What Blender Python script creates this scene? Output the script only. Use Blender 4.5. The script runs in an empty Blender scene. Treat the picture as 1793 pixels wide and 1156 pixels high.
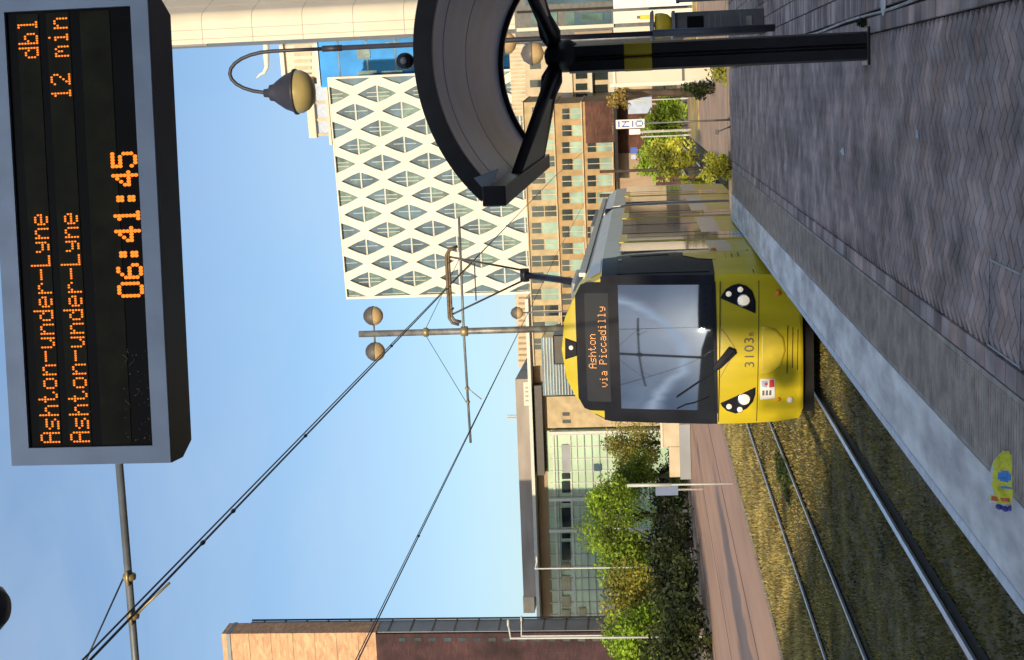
import bpy, math, random
import numpy as np
from mathutils import Vector, Matrix
random.seed(7); np.random.seed(7)
SC = bpy.context.scene
COL = SC.collection
rad = math.radians

# ---------------- camera (the phone was held so that world up is picture left) -------------
F = 2500.0
CAM = Vector((0, 0, 2.62))
_Y = Vector((418, -218, -F)).normalized()
_a = -.028
_Z = Vector((_a, 1, (418*_a - 218)/F)).normalized()
_X = _Y.cross(_Z).normalized()
A = Matrix((_X, _Y, _Z))            # rows: upright camera coords -> world
def ray(px, py):
    return (A @ Vector((578-py, 896.5-px, -F))).normalized()
def at(px, py, Y):                  # survey point on the plane at distance Y along the track
    r = ray(px, py); return CAM + r*((Y-CAM.y)/r.y)
def gz(px, py, z=0.0):              # survey point on the level plane z
    r = ray(px, py); return CAM + r*((z-CAM.z)/r.z)
cam = bpy.data.cameras.new('camera'); co = bpy.data.objects.new('camera', cam); COL.objects.link(co)
Ru, Uu, Bu = A @ Vector((1,0,0)), A @ Vector((0,1,0)), A @ Vector((0,0,1))
mx, my, mz = -Uu, Ru, Bu
co.matrix_world = Matrix(((mx.x,my.x,mz.x,CAM.x),(mx.y,my.y,mz.y,CAM.y),(mx.z,my.z,mz.z,CAM.z),(0,0,0,1)))
cam.sensor_fit = 'HORIZONTAL'; cam.sensor_width = 36; cam.lens = F/1793*36
cam.clip_start = .1; cam.clip_end = 6000
SC.camera = co

# ---------------- sky, sun, exposure ----------------
EL = rad(16); HEAD = Vector((.04, .9992, 0))           # light travels this way over the ground
W = bpy.data.worlds.new('World'); SC.world = W; W.use_nodes = True
nt = W.node_tree; nt.nodes.clear()
out = nt.nodes.new('ShaderNodeOutputWorld'); bg = nt.nodes.new('ShaderNodeBackground')
sky = nt.nodes.new('ShaderNodeTexSky'); sky.sky_type = 'NISHITA'; sky.sun_disc = False
sky.sun_elevation = EL; sky.sun_rotation = math.atan2(-HEAD.x, -HEAD.y)
sky.air_density = 1.0; sky.dust_density = 1.2; sky.ozone_density = 2.6
bg.inputs['Strength'].default_value = .14
# thin cirrus veil
tc = nt.nodes.new('ShaderNodeTexCoord'); mp = nt.nodes.new('ShaderNodeMapping')
mp.inputs['Scale'].default_value = (1.6, 1.1, 5.0); mp.inputs['Rotation'].default_value = (0, .25, .4)
ns = nt.nodes.new('ShaderNodeTexNoise'); ns.inputs['Scale'].default_value = 1.7; ns.inputs['Detail'].default_value = 5
ns.inputs['Distortion'].default_value = .6
cr = nt.nodes.new('ShaderNodeValToRGB'); cr.color_ramp.elements[0].position = .42; cr.color_ramp.elements[1].position = .75
cr.color_ramp.elements[0].color = (0,0,0,1); cr.color_ramp.elements[1].color = (.42,.42,.42,1)
mix = nt.nodes.new('ShaderNodeMixRGB'); mix.inputs['Color2'].default_value = (3.6, 4.3, 5.2, 1)
L = nt.links.new
L(tc.outputs['Generated'], mp.inputs['Vector']); L(mp.outputs['Vector'], ns.inputs['Vector']); L(ns.outputs['Fac'], cr.inputs['Fac'])
L(cr.outputs['Color'], mix.inputs['Fac']); L(sky.outputs['Color'], mix.inputs['Color1'])
# curved bright band added to the sky behind the viewer, shaped to streak the windscreen
ns2 = nt.nodes.new('ShaderNodeTexNoise'); ns2.inputs['Scale'].default_value = 4.5; ns2.inputs['Detail'].default_value = 4
dt = nt.nodes.new('ShaderNodeVectorMath'); dt.operation = 'DOT_PRODUCT'; dt.inputs[1].default_value = (-.1711, -.5776, .7982)
def mth(op, a, b=None):
    n = nt.nodes.new('ShaderNodeMath'); n.operation = op
    for i, v in enumerate((a, b)):
        if v is None: continue
        if isinstance(v, (int, float)): n.inputs[i].default_value = v
        else: L(v, n.inputs[i])
    return n.outputs[0]
L(tc.outputs['Generated'], ns2.inputs['Vector']); L(tc.outputs['Generated'], dt.inputs[0])
wob = mth('MULTIPLY', mth('SUBTRACT', ns2.outputs['Fac'], .5), .07)
fv = mth('ADD', mth('SUBTRACT', dt.outputs['Value'], .838), wob)
core = mth('POWER', mth('MAXIMUM', mth('SUBTRACT', 1, mth('DIVIDE', mth('ABSOLUTE', fv), .020)), 0), 1.4)
wide = mth('MULTIPLY', mth('MAXIMUM', mth('SUBTRACT', 1, mth('DIVIDE', mth('ABSOLUTE', mth('SUBTRACT', fv, .02)), .045)), 0), .26)
fac = mth('MINIMUM', mth('MAXIMUM', core, wide), .9)
mix2 = nt.nodes.new('ShaderNodeMixRGB'); mix2.inputs['Color2'].default_value = (17, 18, 19, 1)
L(fac, mix2.inputs['Fac']); L(mix.outputs['Color'], mix2.inputs['Color1']); L(mix2.outputs['Color'], bg.inputs['Color'])
L(bg.outputs['Background'], out.inputs['Surface'])
sd = bpy.data.lights.new('sun', 'SUN'); sd.energy = 3.6; sd.angle = rad(.5); sd.color = (1, .80, .52)
so = bpy.data.objects.new('sun', sd); COL.objects.link(so)
so.rotation_mode = 'QUATERNION'
sdir = Vector((HEAD.x*math.cos(EL), HEAD.y*math.cos(EL), -math.sin(EL)))
so.rotation_quaternion = sdir.to_track_quat('-Z', 'Y')
vs = SC.view_settings
vs.view_transform = 'Standard'; vs.look = 'None'; vs.exposure = 0.24; vs.gamma = 1; vs.use_curve_mapping = False

# ---------------- materials ----------------
MATS = {}
def mat(name, c, rough=.7, metal=0.0, var=.12, scale=3.0, bump=0.0, bscale=20, emit=None, spec=.5, attr=None, stretch=None, c2=None):
    if name in MATS: return MATS[name]
    m = bpy.data.materials.new(name); m.use_nodes = True; MATS[name] = m
    t = m.node_tree; b = t.nodes['Principled BSDF']
    b.inputs['Roughness'].default_value = rough; b.inputs['Metallic'].default_value = metal
    b.inputs['Specular IOR Level'].default_value = spec
    c = tuple(c)+(1,)
    tcn = t.nodes.new('ShaderNodeTexCoord'); vec = tcn.outputs['Object']
    if stretch:
        mpn = t.nodes.new('ShaderNodeMapping'); mpn.inputs['Scale'].default_value = stretch
        t.links.new(vec, mpn.inputs['Vector']); vec = mpn.outputs['Vector']
    src = None
    if var > 0:
        n = t.nodes.new('ShaderNodeTexNoise'); n.inputs['Scale'].default_value = scale; n.inputs['Detail'].default_value = 6
        t.links.new(vec, n.inputs['Vector'])
        r = t.nodes.new('ShaderNodeValToRGB')
        lo = tuple(max(0, x*(1-var*1.6)) for x in c[:3])+(1,); hi = tuple(min(1, x*(1+var*1.6)) for x in (c2 or c)[:3])+(1,)
        r.color_ramp.elements[0].position = .3; r.color_ramp.elements[1].position = .7
        r.color_ramp.elements[0].color = lo; r.color_ramp.elements[1].color = hi
        t.links.new(n.outputs['Fac'], r.inputs['Fac']); src = r.outputs['Color']
    if attr:
        a = t.nodes.new('ShaderNodeAttribute'); a.attribute_name = attr
        mm = t.nodes.new('ShaderNodeMixRGB'); mm.blend_type = 'MULTIPLY'; mm.inputs['Fac'].default_value = 1
        if src: t.links.new(src, mm.inputs['Color1'])
        else: mm.inputs['Color1'].default_value = c
        t.links.new(a.outputs['Color'], mm.inputs['Color2']); src = mm.outputs['Color']
    if src: t.links.new(src, b.inputs['Base Color'])
    else: b.inputs['Base Color'].default_value = c
    if bump > 0:
        n2 = t.nodes.new('ShaderNodeTexNoise'); n2.inputs['Scale'].default_value = bscale; n2.inputs['Detail'].default_value = 5
        t.links.new(vec, n2.inputs['Vector'])
        bp = t.nodes.new('ShaderNodeBump'); bp.inputs['Strength'].default_value = bump; bp.inputs['Distance'].default_value = .02
        t.links.new(n2.outputs['Fac'], bp.inputs['Height']); t.links.new(bp.outputs['Normal'], b.inputs['Normal'])
    if emit:
        b.inputs['Emission Color'].default_value = tuple(emit[:3])+(1,); b.inputs['Emission Strength'].default_value = emit[3]
    return m
def leafmat(name, c, c2):
    m = mat(name, c, .6, var=.35, scale=.9, c2=c2, attr='tint')
    t = m.node_tree; b = t.nodes['Principled BSDF']; o = t.nodes['Material Output']
    tr = t.nodes.new('ShaderNodeBsdfTranslucent'); mxn = t.nodes.new('ShaderNodeMixShader'); mxn.inputs['Fac'].default_value = .3
    t.links.new(b.inputs['Base Color'].links[0].from_socket, tr.inputs['Color'])
    t.links.new(b.outputs[0], mxn.inputs[1]); t.links.new(tr.outputs[0], mxn.inputs[2]); t.links.new(mxn.outputs[0], o.inputs['Surface'])
    return m
def brickify(name, mort, bw=.45, bh=.15):
    m = MATS[name]; t = m.node_tree; b = t.nodes['Principled BSDF']
    src = b.inputs['Base Color'].links[0].from_socket
    tcn = t.nodes.new('ShaderNodeTexCoord'); sp = t.nodes.new('ShaderNodeSeparateXYZ'); cb = t.nodes.new('ShaderNodeCombineXYZ')
    ad = t.nodes.new('ShaderNodeMath'); ad.operation = 'ADD'
    t.links.new(tcn.outputs['Object'], sp.inputs[0]); t.links.new(sp.outputs['X'], ad.inputs[0]); t.links.new(sp.outputs['Y'], ad.inputs[1])
    t.links.new(ad.outputs[0], cb.inputs['X']); t.links.new(sp.outputs['Z'], cb.inputs['Y'])
    br = t.nodes.new('ShaderNodeTexBrick'); br.inputs['Scale'].default_value = 1; br.inputs['Brick Width'].default_value = bw; br.inputs['Row Height'].default_value = bh
    br.inputs['Mortar Size'].default_value = .012; br.inputs['Color1'].default_value = (.72,.70,.70,1); br.inputs['Color2'].default_value = (1.15,1.12,1.08,1); br.inputs['Mortar'].default_value = mort
    t.links.new(cb.outputs[0], br.inputs['Vector'])
    mm = t.nodes.new('ShaderNodeMixRGB'); mm.blend_type = 'MULTIPLY'; mm.inputs['Fac'].default_value = 1
    t.links.new(src, mm.inputs['Color1']); t.links.new(br.outputs['Color'], mm.inputs['Color2']); t.links.new(mm.outputs['Color'], b.inputs['Base Color'])
def M(n): return MATS[n]
mat('black_paint', (.012,.012,.016), .35, var=.25, scale=8)
mat('black_matt', (.015,.015,.017), .8, var=.2)
mat('dark_void', (.006,.006,.007), .9, var=0)
mat('grey_casing', (.29,.35,.44), .4, .4, var=.08, scale=5)
mat('casing_black', (.012,.013,.018), .4, var=.2)
mat('screen_black', (.006,.006,.007), .3, var=.2, scale=6, spec=.08)
mat('screen_olive', (.030,.028,.015), .4, var=.2, scale=9, spec=.08)
mat('led', (.6,.14,.01), .5, var=0, emit=(1,.22,.012,1.25))
mat('led_tram', (.9,.4,.1), .5, var=0, emit=(1,.42,.18,.6))
mat('smudge', (.30,.22,.12), .7, var=.4, scale=60)
mat('tram_yellow', (.555,.44,.014), .30, var=.10, scale=1.2, bump=.03, bscale=5, stretch=(2.5,2.5,.6))
mat('tram_yellow_dull', (.56,.44,.03), .3, var=.12, scale=3)
mat('tram_grey', (.42,.43,.42), .3, .3, var=.08)
mat('tram_black', (.014,.016,.024), .45, var=.2, scale=3, spec=.08)
mat('tram_glass', (.115,.14,.18), .035, .85, var=.06, scale=1.2)
mat('tram_side_glass', (.30,.31,.30), .06, .8, var=.1)
mat('tram_roof', (.20,.21,.20), .5, .3, var=.2)
mat('lamp_lens', (.85,.82,.7), .15, var=0, emit=(1,.85,.6,.35))
mat('chrome', (.7,.7,.7), .15, 1, var=0)
mat('amber', (.8,.22,.02), .3, var=0)
mat('white_plain', (.78,.76,.74), .6, var=.05)
mat('red_plain', (.55,.03,.04), .5, var=.05)
mat('blue_plain', (.02,.07,.45), .5, var=.1)
mat('galv', (.23,.22,.20), .5, .5, var=.25, scale=6)
mat('pole_grey', (.17,.19,.21), .45, .3, var=.2)
mat('pan_brown', (.17,.12,.07), .6, .3, var=.3, scale=8)
mat('brass', (.36,.28,.14), .45, .5, var=.2)
mat('wire', (.035,.04,.05), .5, .4, var=.1)
mat('lamp_cap', (.035,.035,.05), .5, var=.2)
mat('lamp_glass', (.42,.34,.14), .35, var=.12, scale=3)
mat('globe_glass', (.52,.38,.20), .35, var=.1, scale=4)
mat('globe_cap', (.12,.11,.10), .5, var=.2)
mat('canopy_panel', (.50,.58,.72), .35, .4, var=.07, scale=2)
mat('yellow_band', (.40,.29,.01), .5, var=.1)
mat('coping', (.66,.63,.60), .8, var=.22, scale=5, bump=.3, bscale=40, stretch=(1,.35,1))
mat('coping_edge', (.60,.62,.66), .7, var=.1, scale=9)
mat('tactile', (.36,.305,.26), .9, var=.18, scale=7, bump=.4, bscale=60)
mat('brick_paver', (.345,.262,.238), .78, var=.32, scale=2.2, bump=.35, bscale=90, attr='tint')
mat('mortar', (.10,.085,.08), .95, var=.3, scale=12)
mat('soil', (.10,.082,.035), .95, var=.4, scale=2.5, bump=.5, bscale=12)
mat('trench_shade', (.008,.008,.008), .95, var=.2)
mat('rail_steel', (.62,.66,.72), .38, .6, var=.12, scale=5)
mat('rail_dull', (.34,.31,.30), .5, .6, var=.3, scale=6)
mat('road', (.54,.32,.21), .85, var=.10, scale=.5, bump=.2, bscale=30, stretch=(1.6,.22,1))
mat('kerb', (.34,.27,.20), .85, var=.15)
mat('pavement', (.50,.33,.22), .85, var=.14, scale=.8)
mat('dry_ground', (.50,.36,.13), .95, var=.3, scale=1.2)
mat('ground', (.16,.13,.10), .95, var=.2, scale=.1)
mat('lattice_white', (.70,.67,.59), .6, var=.04, scale=.5)
mat('glass_slate', (.075,.13,.175), .12, .1, var=.35, scale=.5)
mat('glass_pale', (.11,.19,.18), .15, .0, var=.35, scale=.9)
mat('frame_white', (.52,.55,.52), .5, var=.05)
mat('glass_blue', (.03,.17,.40), .06, .7, var=.3, scale=.15)
mat('tower_cream', (.62,.56,.46), .6, var=.05, scale=.4)
mat('joint', (.25,.24,.24), .8, var=0)
mat('orange_brick', (.40,.275,.14), .85, var=.12, scale=1.5)
mat('tan_brick', (.44,.35,.21), .85, var=.12, scale=1.5)
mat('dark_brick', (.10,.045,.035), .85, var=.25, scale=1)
mat('window_dark', (.035,.05,.055), .1, .3, var=.4, scale=.7)
mat('window_pale', (.15,.26,.22), .35, .1, var=.25, scale=.8)
mat('beige_wall', (.55,.46,.33), .85, var=.1, scale=1)
mat('greybrown_metal', (.27,.235,.21), .6, .1, var=.12, scale=.25, stretch=(1,1,4))
mat('brown_wall', (.36,.27,.19), .85, var=.12, scale=.3)
mat('curtain_green', (.34,.50,.37), .3, .0, var=.18, scale=.25)
mat('dark_metal', (.03,.03,.033), .5, var=.2)
mat('slate_clad', (.20,.22,.26), .5, .3, var=.12, scale=.4)
mat('salmon_brick', (.58,.36,.22), .85, var=.1, scale=.6)
mat('purple_brick', (.055,.025,.030), .85, var=.35, scale=.5)
mat('bark', (.07,.05,.035), .9, var=.3, scale=4)
mat('hazard_yellow', (.62,.44,.02), .5, var=.1)
mat('pale_blue', (.36,.44,.60), .5, var=.08)
mat('slate_blue', (.10,.15,.27), .5, var=.1)
mat('dest_panel', (.028,.032,.04), .5, var=.1, scale=2, spec=.12)
mat('cabinet', (.075,.08,.085), .5, .1, var=.2, scale=4)
mat('steel', (.22,.24,.26), .35, .7, var=.15)
mat('packet_yellow', (.62,.62,.03), .35, var=.08, scale=30)
mat('packet_blue', (.05,.22,.60), .35, var=.05)
mat('packet_red', (.55,.10,.02), .35, var=.2, scale=40)
mat('packet_navy', (.05,.05,.30), .35, var=.1)
mat('paper', (.62,.64,.66), .7, var=.1)
for n_ in ('dark_brick','salmon_brick','purple_brick'): brickify(n_, (1.0,.95,.9,1) if n_ != 'purple_brick' else (.6,.6,.6,1))
leafmat('leaf_green', (.12,.23,.016), (.25,.37,.03))
leafmat('leaf_mid', (.09,.16,.014), (.20,.28,.03))
leafmat('leaf_olive', (.20,.21,.025), (.36,.33,.06))
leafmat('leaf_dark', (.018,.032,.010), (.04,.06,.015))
leafmat('leaf_yellow', (.22,.29,.03), (.42,.42,.06))
leafmat('leaf_dry', (.34,.24,.05), (.42,.30,.08))
leafmat('grass_blade', (.11,.105,.025), (.19,.165,.045))
leafmat('grass_sunlit', (.30,.25,.09), (.42,.34,.12))  # lit copy of the grass colour, sunlight put into the gold

# ---------------- mesh builder ----------------
class MB:
    def __init__(s): s.v = []; s.f = []; s.m = []; s.sm = []
    def add(s, vs_, fs, mi=0, smooth=False):
        o = len(s.v); s.v += [tuple(p) for p in vs_]
        for f in fs: s.f.append(tuple(i+o for i in f)); s.m.append(mi); s.sm.append(smooth)
        return s
    def box(s, a, b, mi=0):
        x0,x1 = sorted((a[0],b[0])); y0,y1 = sorted((a[1],b[1])); z0,z1 = sorted((a[2],b[2]))
        return s.add([(x0,y0,z0),(x1,y0,z0),(x1,y1,z0),(x0,y1,z0),(x0,y0,z1),(x1,y0,z1),(x1,y1,z1),(x0,y1,z1)],
              [(0,3,2,1),(4,5,6,7),(0,1,5,4),(1,2,6,5),(2,3,7,6),(3,0,4,7)], mi)
    def obox(s, o, u, n, w, d, h, mi=0):      # box from corner o along u (w), along n (d), up (h)
        o = Vector(o); u = Vector(u)*w; n = Vector(n)*d; z = Vector((0,0,h))
        p = [o, o+u, o+u+n, o+n]; p += [q+z for q in p]
        return s.add(p, [(0,3,2,1),(4,5,6,7),(0,1,5,4),(1,2,6,5),(2,3,7,6),(3,0,4,7)], mi)
    def prism(s, poly, ax, ext, mi=0):        # poly list of 3d points, extruded by vector ext
        n = len(poly); e = Vector(ext); p = [Vector(q) for q in poly]; p2 = [q+e for q in p]
        return s.add(p+p2, [tuple(range(n))[::-1], tuple(range(n,2*n))]+[(i,(i+1)%n,n+(i+1)%n,n+i) for i in range(n)], mi)
    def tube(s, pts, r, n=8, mi=0, cap=True):
        pts = [Vector(p) for p in pts]; k = len(pts)
        rs = r if isinstance(r, (list,tuple)) else [r]*k
        vs_ = []; ref = None
        for i,p in enumerate(pts):
            d = (pts[min(i+1,k-1)]-pts[max(i-1,0)]).normalized()
            if ref is None: ref = d.orthogonal().normalized()
            ref = (ref - d*ref.dot(d)).normalized(); q = d.cross(ref)
            for j in range(n):
                a = 2*math.pi*j/n; vs_.append(p+(ref*math.cos(a)+q*math.sin(a))*rs[i])
        fs = [(i*n+j, i*n+(j+1)%n, (i+1)*n+(j+1)%n, (i+1)*n+j) for i in range(k-1) for j in range(n)]
        if cap: fs += [tuple(range(n))[::-1], tuple(range((k-1)*n, k*n))]
        return s.add(vs_, fs, mi, True)
    def lathe(s, prof, c, n=20, mi=0, axis='z'):   # prof: (r, h)
        c = Vector(c); vs_ = []
        for r,h in prof:
            for j in range(n):
                a = 2*math.pi*j/n
                if axis == 'z': vs_.append(c+Vector((r*math.cos(a), r*math.sin(a), h)))
                else: vs_.append(c+Vector((r*math.cos(a), h, r*math.sin(a))))
        k = len(prof)
        fs = [(i*n+j, i*n+(j+1)%n, (i+1)*n+(j+1)%n, (i+1)*n+j) for i in range(k-1) for j in range(n)]
        return s.add(vs_, fs, mi, True)
    def build(s, name, mats, parent=None, loc=None, bevel=0):
        me = bpy.data.meshes.new(name); me.from_pydata(s.v, [], s.f)
        if not isinstance(mats, (list,tuple)): mats = [mats]
        for q in mats: me.materials.append(M(q) if isinstance(q,str) else q)
        me.polygons.foreach_set('material_index', s.m); me.polygons.foreach_set('use_smooth', s.sm); me.update()
        o = bpy.data.objects.new(name, me); COL.objects.link(o)
        if parent: o.parent = parent
        if loc: o.location = loc
        if bevel:
            md = o.modifiers.new('b','BEVEL'); md.width = bevel; md.segments = 2; md.limit_method = 'ANGLE'
        return o
def tag(o, label=None, cat=None, group=None, kind=None):
    for k,v in (('label',label),('category',cat),('group',group),('kind',kind)):
        if v: o[k] = v
    return o
def empty(name, loc=(0,0,0), rz=0, label=None, cat=None, group=None):
    o = bpy.data.objects.new(name, None); COL.objects.link(o); o.location = loc; o.rotation_euler = (0,0,rz)
    o.empty_display_size = .2
    return tag(o, label, cat, group)
def struct(o): o['kind'] = 'structure'; return o
def copy_tree(o, parent=None):
    c = o.copy(); COL.objects.link(c); c.parent = parent
    for ch in [x for x in COL.objects if x.parent == o]: copy_tree(ch, c)
    return c
def tint_attr(o, cols):              # per-face colour
    me = o.data; a = me.color_attributes.new('tint', 'FLOAT_COLOR', 'CORNER')
    arr = np.ones((len(me.loops), 4), dtype=np.float32)
    ls = np.zeros(len(me.polygons), dtype=np.int32); lt = ls.copy()
    me.polygons.foreach_get('loop_start', ls); me.polygons.foreach_get('loop_total', lt)
    idx = np.repeat(np.arange(len(ls)), lt); arr[:, :3] = np.asarray(cols, dtype=np.float32)[idx]
    a.data.foreach_set('color', arr.ravel())

TX1, TX2 = -4.01, -7.86            # track centres
PZ = .9                          # platform height
EDGE = -2.47
# ================= SETTING =================
struct(MB().box((-900,-300,-.6),(900,2500,-.08)).build('ground', 'ground'))
# road with kerbs
struct(MB().box((-24.5,18,-.07),(-11.6,170,-.03)).build('road', 'road'))
struct(MB().box((-24.9,18,-.07),(-24.5,170,.10)).build('kerb', 'kerb'))
struct(MB().box((-28.5,18,-.07),(-24.9,170,.07)).build('footpath', 'pavement'))
struct(MB().box((-11.6,24,-.07),(-11.35,170,.0)).build('road_edging', 'kerb'))
# tread marks/tar seams along the road
mb = MB()
for x in (-23.6, -19.0, -14.2): mb.box((x,24,-.03),(x+.07,165,-.026))
struct(mb.build('road_seam', 'dark_brick'))
# track bed
mb = MB()
nx, ny = 46, 160
xs = np.linspace(-11.4, EDGE-.02, nx); ys = np.linspace(2, 170, ny)
for j in range(ny):
    for i in range(nx):
        d = min(abs(xs[i]-r) for r in (TX1-.72,TX1+.72,TX2-.80,TX2+.80))
        mb.v.append((xs[i], ys[j], -.05+ (random.uniform(-.012,.014) if d > .25 else -.02)))
for j in range(ny-1):
    for i in range(nx-1):
        a = j*nx+i; mb.f.append((a,a+1,a+nx+1,a+nx)); mb.m.append(0); mb.sm.append(True)
struct(mb.build('track_bed', 'soil'))
# far forecourt beyond the platform end
struct(MB().box((EDGE+.1,27.6,-.07),(40,95,-.01)).build('forecourt', 'pavement'))
struct(MB().box((-2.2,62,-.01),(30,72,.03)).build('dry_verge', 'dry_ground'))

# ---- rails ----
def rail(x, label, y0=2, y1=120, w=.036, main=True):
    o = empty('rail', (x,y0,0), label=label, cat='rail', group='rails of the two tracks')
    MB().box((-w,0,-.02),(w,y1-y0,.012)).build('rail_head', 'rail_steel' if main else 'rail_dull', o, bevel=.004)
    MB().box((-.12 if main else -.08,0,-.06),(-w-.004,y1-y0,-.045 if main else -.04)).build('groove_shadow', 'trench_shade', o)  # black strips stand for the shadow lines beside the rail
    MB().box((w+.004,0,-.06),(.15 if main else .10,y1-y0,-.045 if main else -.04)).build('groove_shadow', 'trench_shade', o)
    return o
rail(TX1-.72, 'thick bright silver rail beside the platform, running out from under the tram')
rail(TX1+.72, 'rail under the right wheels of the tram, tight against the platform face', y0=18)
rail(TX2+.80, 'thin silver rail in the middle of the grass, partly overgrown', w=.022)
rail(TX2-.80, 'dull rail nearest the road, at the edge of the golden grass', w=.03)

# ---- platform ----
PE = 27.4
struct(MB().box((EDGE+.06,1,-.5),(9,PE,PZ-.06)).build('platform', 'mortar'))
mb = MB(); y = 1.0; k = 0
while y < PE:                                        # light coping slabs with a proud nosing
    L2 = 1.83; y1 = min(y+L2-.006, PE); mb.box((EDGE+.07,y,PZ-.06),(EDGE+.50,y1,PZ)); y += L2
struct(mb.build('platform_coping', 'coping', bevel=.004))
mb = MB(); y = 1.0
while y < PE:
    y1 = min(y+1.83-.006, PE); mb.box((EDGE,y,PZ-.16),(EDGE+.066,y1,PZ+.004)); y += 1.83
struct(mb.build('platform_edge', 'coping_edge', bevel=.01))
struct(MB().box((EDGE+.09,1,-.5),(EDGE+.12,PE,PZ-.15)).build('platform_face', 'dark_brick'))
mb = MB(); cols = []; x0 = EDGE+.506
for j in range(int((PE-1)/.4)):                       # dark tactile slabs with ribs
    y0_ = 1+j*.4; mb.box((x0,y0_,PZ-.05),(x0+.49,y0_+.396,PZ-.002))
    for q in range(8): mb.box((x0+.03,y0_+.02+q*.048,PZ-.002),(x0+.46,y0_+.044+q*.048,PZ+.0025))
struct(mb.build('tactile_strip', 'tactile'))
def paver(mb, cols, x0,y0,x1,y1, g=.004, z=PZ):
    b = .004; zt = z+random.uniform(-.0015,.0015)
    p = [(x0+g,y0+g,z-.02),(x1-g,y0+g,z-.02),(x1-g,y1-g,z-.02),(x0+g,y1-g,z-.02),
         (x0+g+b,y0+g+b,zt),(x1-g-b,y0+g+b,zt),(x1-g-b,y1-g-b,zt),(x0+g+b,y1-g-b,zt)]
    mb.add(p, [(4,5,6,7),(0,1,5,4),(1,2,6,5),(2,3,7,6),(3,0,4,7)])
    t = random.uniform(.55,1.35); h = random.uniform(-.08,.08)
    if random.random() < .06: h += .14
    cols += [(t*(1+h),t,t*(1-h*.6))]*5
mb = MB(); cols = []
x = x0+.494; y = 1
while y < PE-.2: paver(mb, cols, x, y, x+.125, y+.21); y += .21
XB0 = x+.13
struct(mb.build('brick_border', 'brick_paver')); tint_attr(COL.objects[-1], cols)
# herringbone field at 45 degrees to the edge
mb = MB(); cols = []; XB1 = .34; s2 = math.sqrt(.5); gsz = .086
def hb(px, py):
    return (px*s2-py*s2, px*s2+py*s2)
N = int((PE+4)/gsz)+40
for i in range(-10, N+60):
    for j in range(-N, N):
        c = (i-j) % 4
        if c == 0: w, h = 2, 1
        elif c == 3: w, h = 1, 2
        else: continue
        cx, cy = hb((i+w/2)*gsz, (j+h/2)*gsz)
        cx += XB0; cy += 1
        if not (XB0+.03 < cx < XB1-.03 and 6.0 < cy < PE-.1): continue
        g = .0022; b = .003; zt = PZ+random.uniform(-.001,.001)
        base = [(i*gsz+g,j*gsz+g),((i+w)*gsz-g,j*gsz+g),((i+w)*gsz-g,(j+h)*gsz-g),(i*gsz+g,(j+h)*gsz-g)]
        top = [(i*gsz+g+b,j*gsz+g+b),((i+w)*gsz-g-b,j*gsz+g+b),((i+w)*gsz-g-b,(j+h)*gsz-g-b),(i*gsz+g+b,(j+h)*gsz-g-b)]
        pts = []
        for q in base: X,Y_ = hb(*q); pts.append((min(max(X+XB0,XB0+.002),XB1-.002), Y_+1, PZ-.02))
        for q in top: X,Y_ = hb(*q); pts.append((min(max(X+XB0,XB0+.004),XB1-.004), Y_+1, zt))
        mb.add(pts, [(4,5,6,7),(0,1,5,4),(1,2,6,5),(2,3,7,6),(3,0,4,7)])
        t = random.uniform(.74,1.14)*(1+.10*math.sin(cx*2.1+cy*.7)); hh = random.uniform(-.05,.06)
        if random.random() < .07: hh += .12
        cols += [(t*(1+hh),t,t*(1-hh*.6))]*5
struct(mb.build('brick_paving', 'brick_paver')); tint_attr(COL.objects[-1], cols)
mb = MB(); cols = []
y = 5
while y < PE-.2: paver(mb, cols, XB1+.004, y, XB1+.125, y+.21, .003, PZ-.002); y += .21
for r in range(16):
    y = 5+(r%2)*.1
    while y < PE-.2: paver(mb, cols, .50+r*.2, y, .70+r*.2, y+.10, .004); y += .10
struct(mb.build('brick_channel', 'brick_paver')); tint_attr(COL.objects[-1], cols)
mb = MB()
pts = [(.483+.008*math.sin(y*1.7), y, PZ-.001) for y in np.arange(5, PE-.2, .5)]
mb.tube(pts, .011, 6)
struct(mb.build('drain_slot', 'rail_dull'))
# brick retaining end of platform
struct(MB().box((EDGE+.2,PE+.004,-.5),(9,PE+.2,PZ+.02)).build('platform_end_kerb', 'kerb'))

# ---- grass ----
def blades(name, n, region, h, w, mats, keep=None, lean=.5, label=None):
    vs_ = np.zeros((n*3,3), dtype=np.float32); cols = []
    i = 0
    while i < n:
        x = random.uniform(*region[0]); y = region[1][0] + (region[1][1]-region[1][0])*random.random()**1.6
        if keep and not keep(x,y): continue
        hh = h*random.uniform(.4,1.25); a = random.uniform(0, math.pi); ww = w*random.uniform(.6,1.3)*(1+y/40)
        dx, dy = math.cos(a)*ww, math.sin(a)*ww
        z = -.06
        vs_[i*3] = (x-dx,y-dy,z); vs_[i*3+1] = (x+dx,y+dy,z)
        vs_[i*3+2] = (x+random.uniform(-lean,lean)*hh, y+random.uniform(-lean,lean)*hh, z+hh)
        t = random.uniform(.5,1.4); q = random.uniform(-.2,.2)
        cols.append((t*(1+q),t,t*(1-q))); i += 1
    me = bpy.data.meshes.new(name); me.from_pydata(vs_.tolist(), [], [(3*k,3*k+1,3*k+2) for k in range(n)])
    me.materials.append(M(mats)); o = bpy.data.objects.new(name, me); COL.objects.link(o); tint_attr(o, cols)
    o['kind'] = 'stuff'; tag(o, label, 'grass'); return o
RR = (TX1-.72, TX1+.72, TX2-.80, TX2+.80)
def offrail(x,y): 
    for r in RR:
        lim = .17 if r in (TX1-.72,TX1+.72) else .08
        if abs(x-r) < lim: return random.random() < .02
    if x > -2.75 : return random.random() < .6
    return True
blades('short_grass', 130000, ((-9.3, EDGE-.03),(9, 46)), .045, .010, 'grass_blade', offrail, label='short olive green grass growing between the tram rails')
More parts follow.
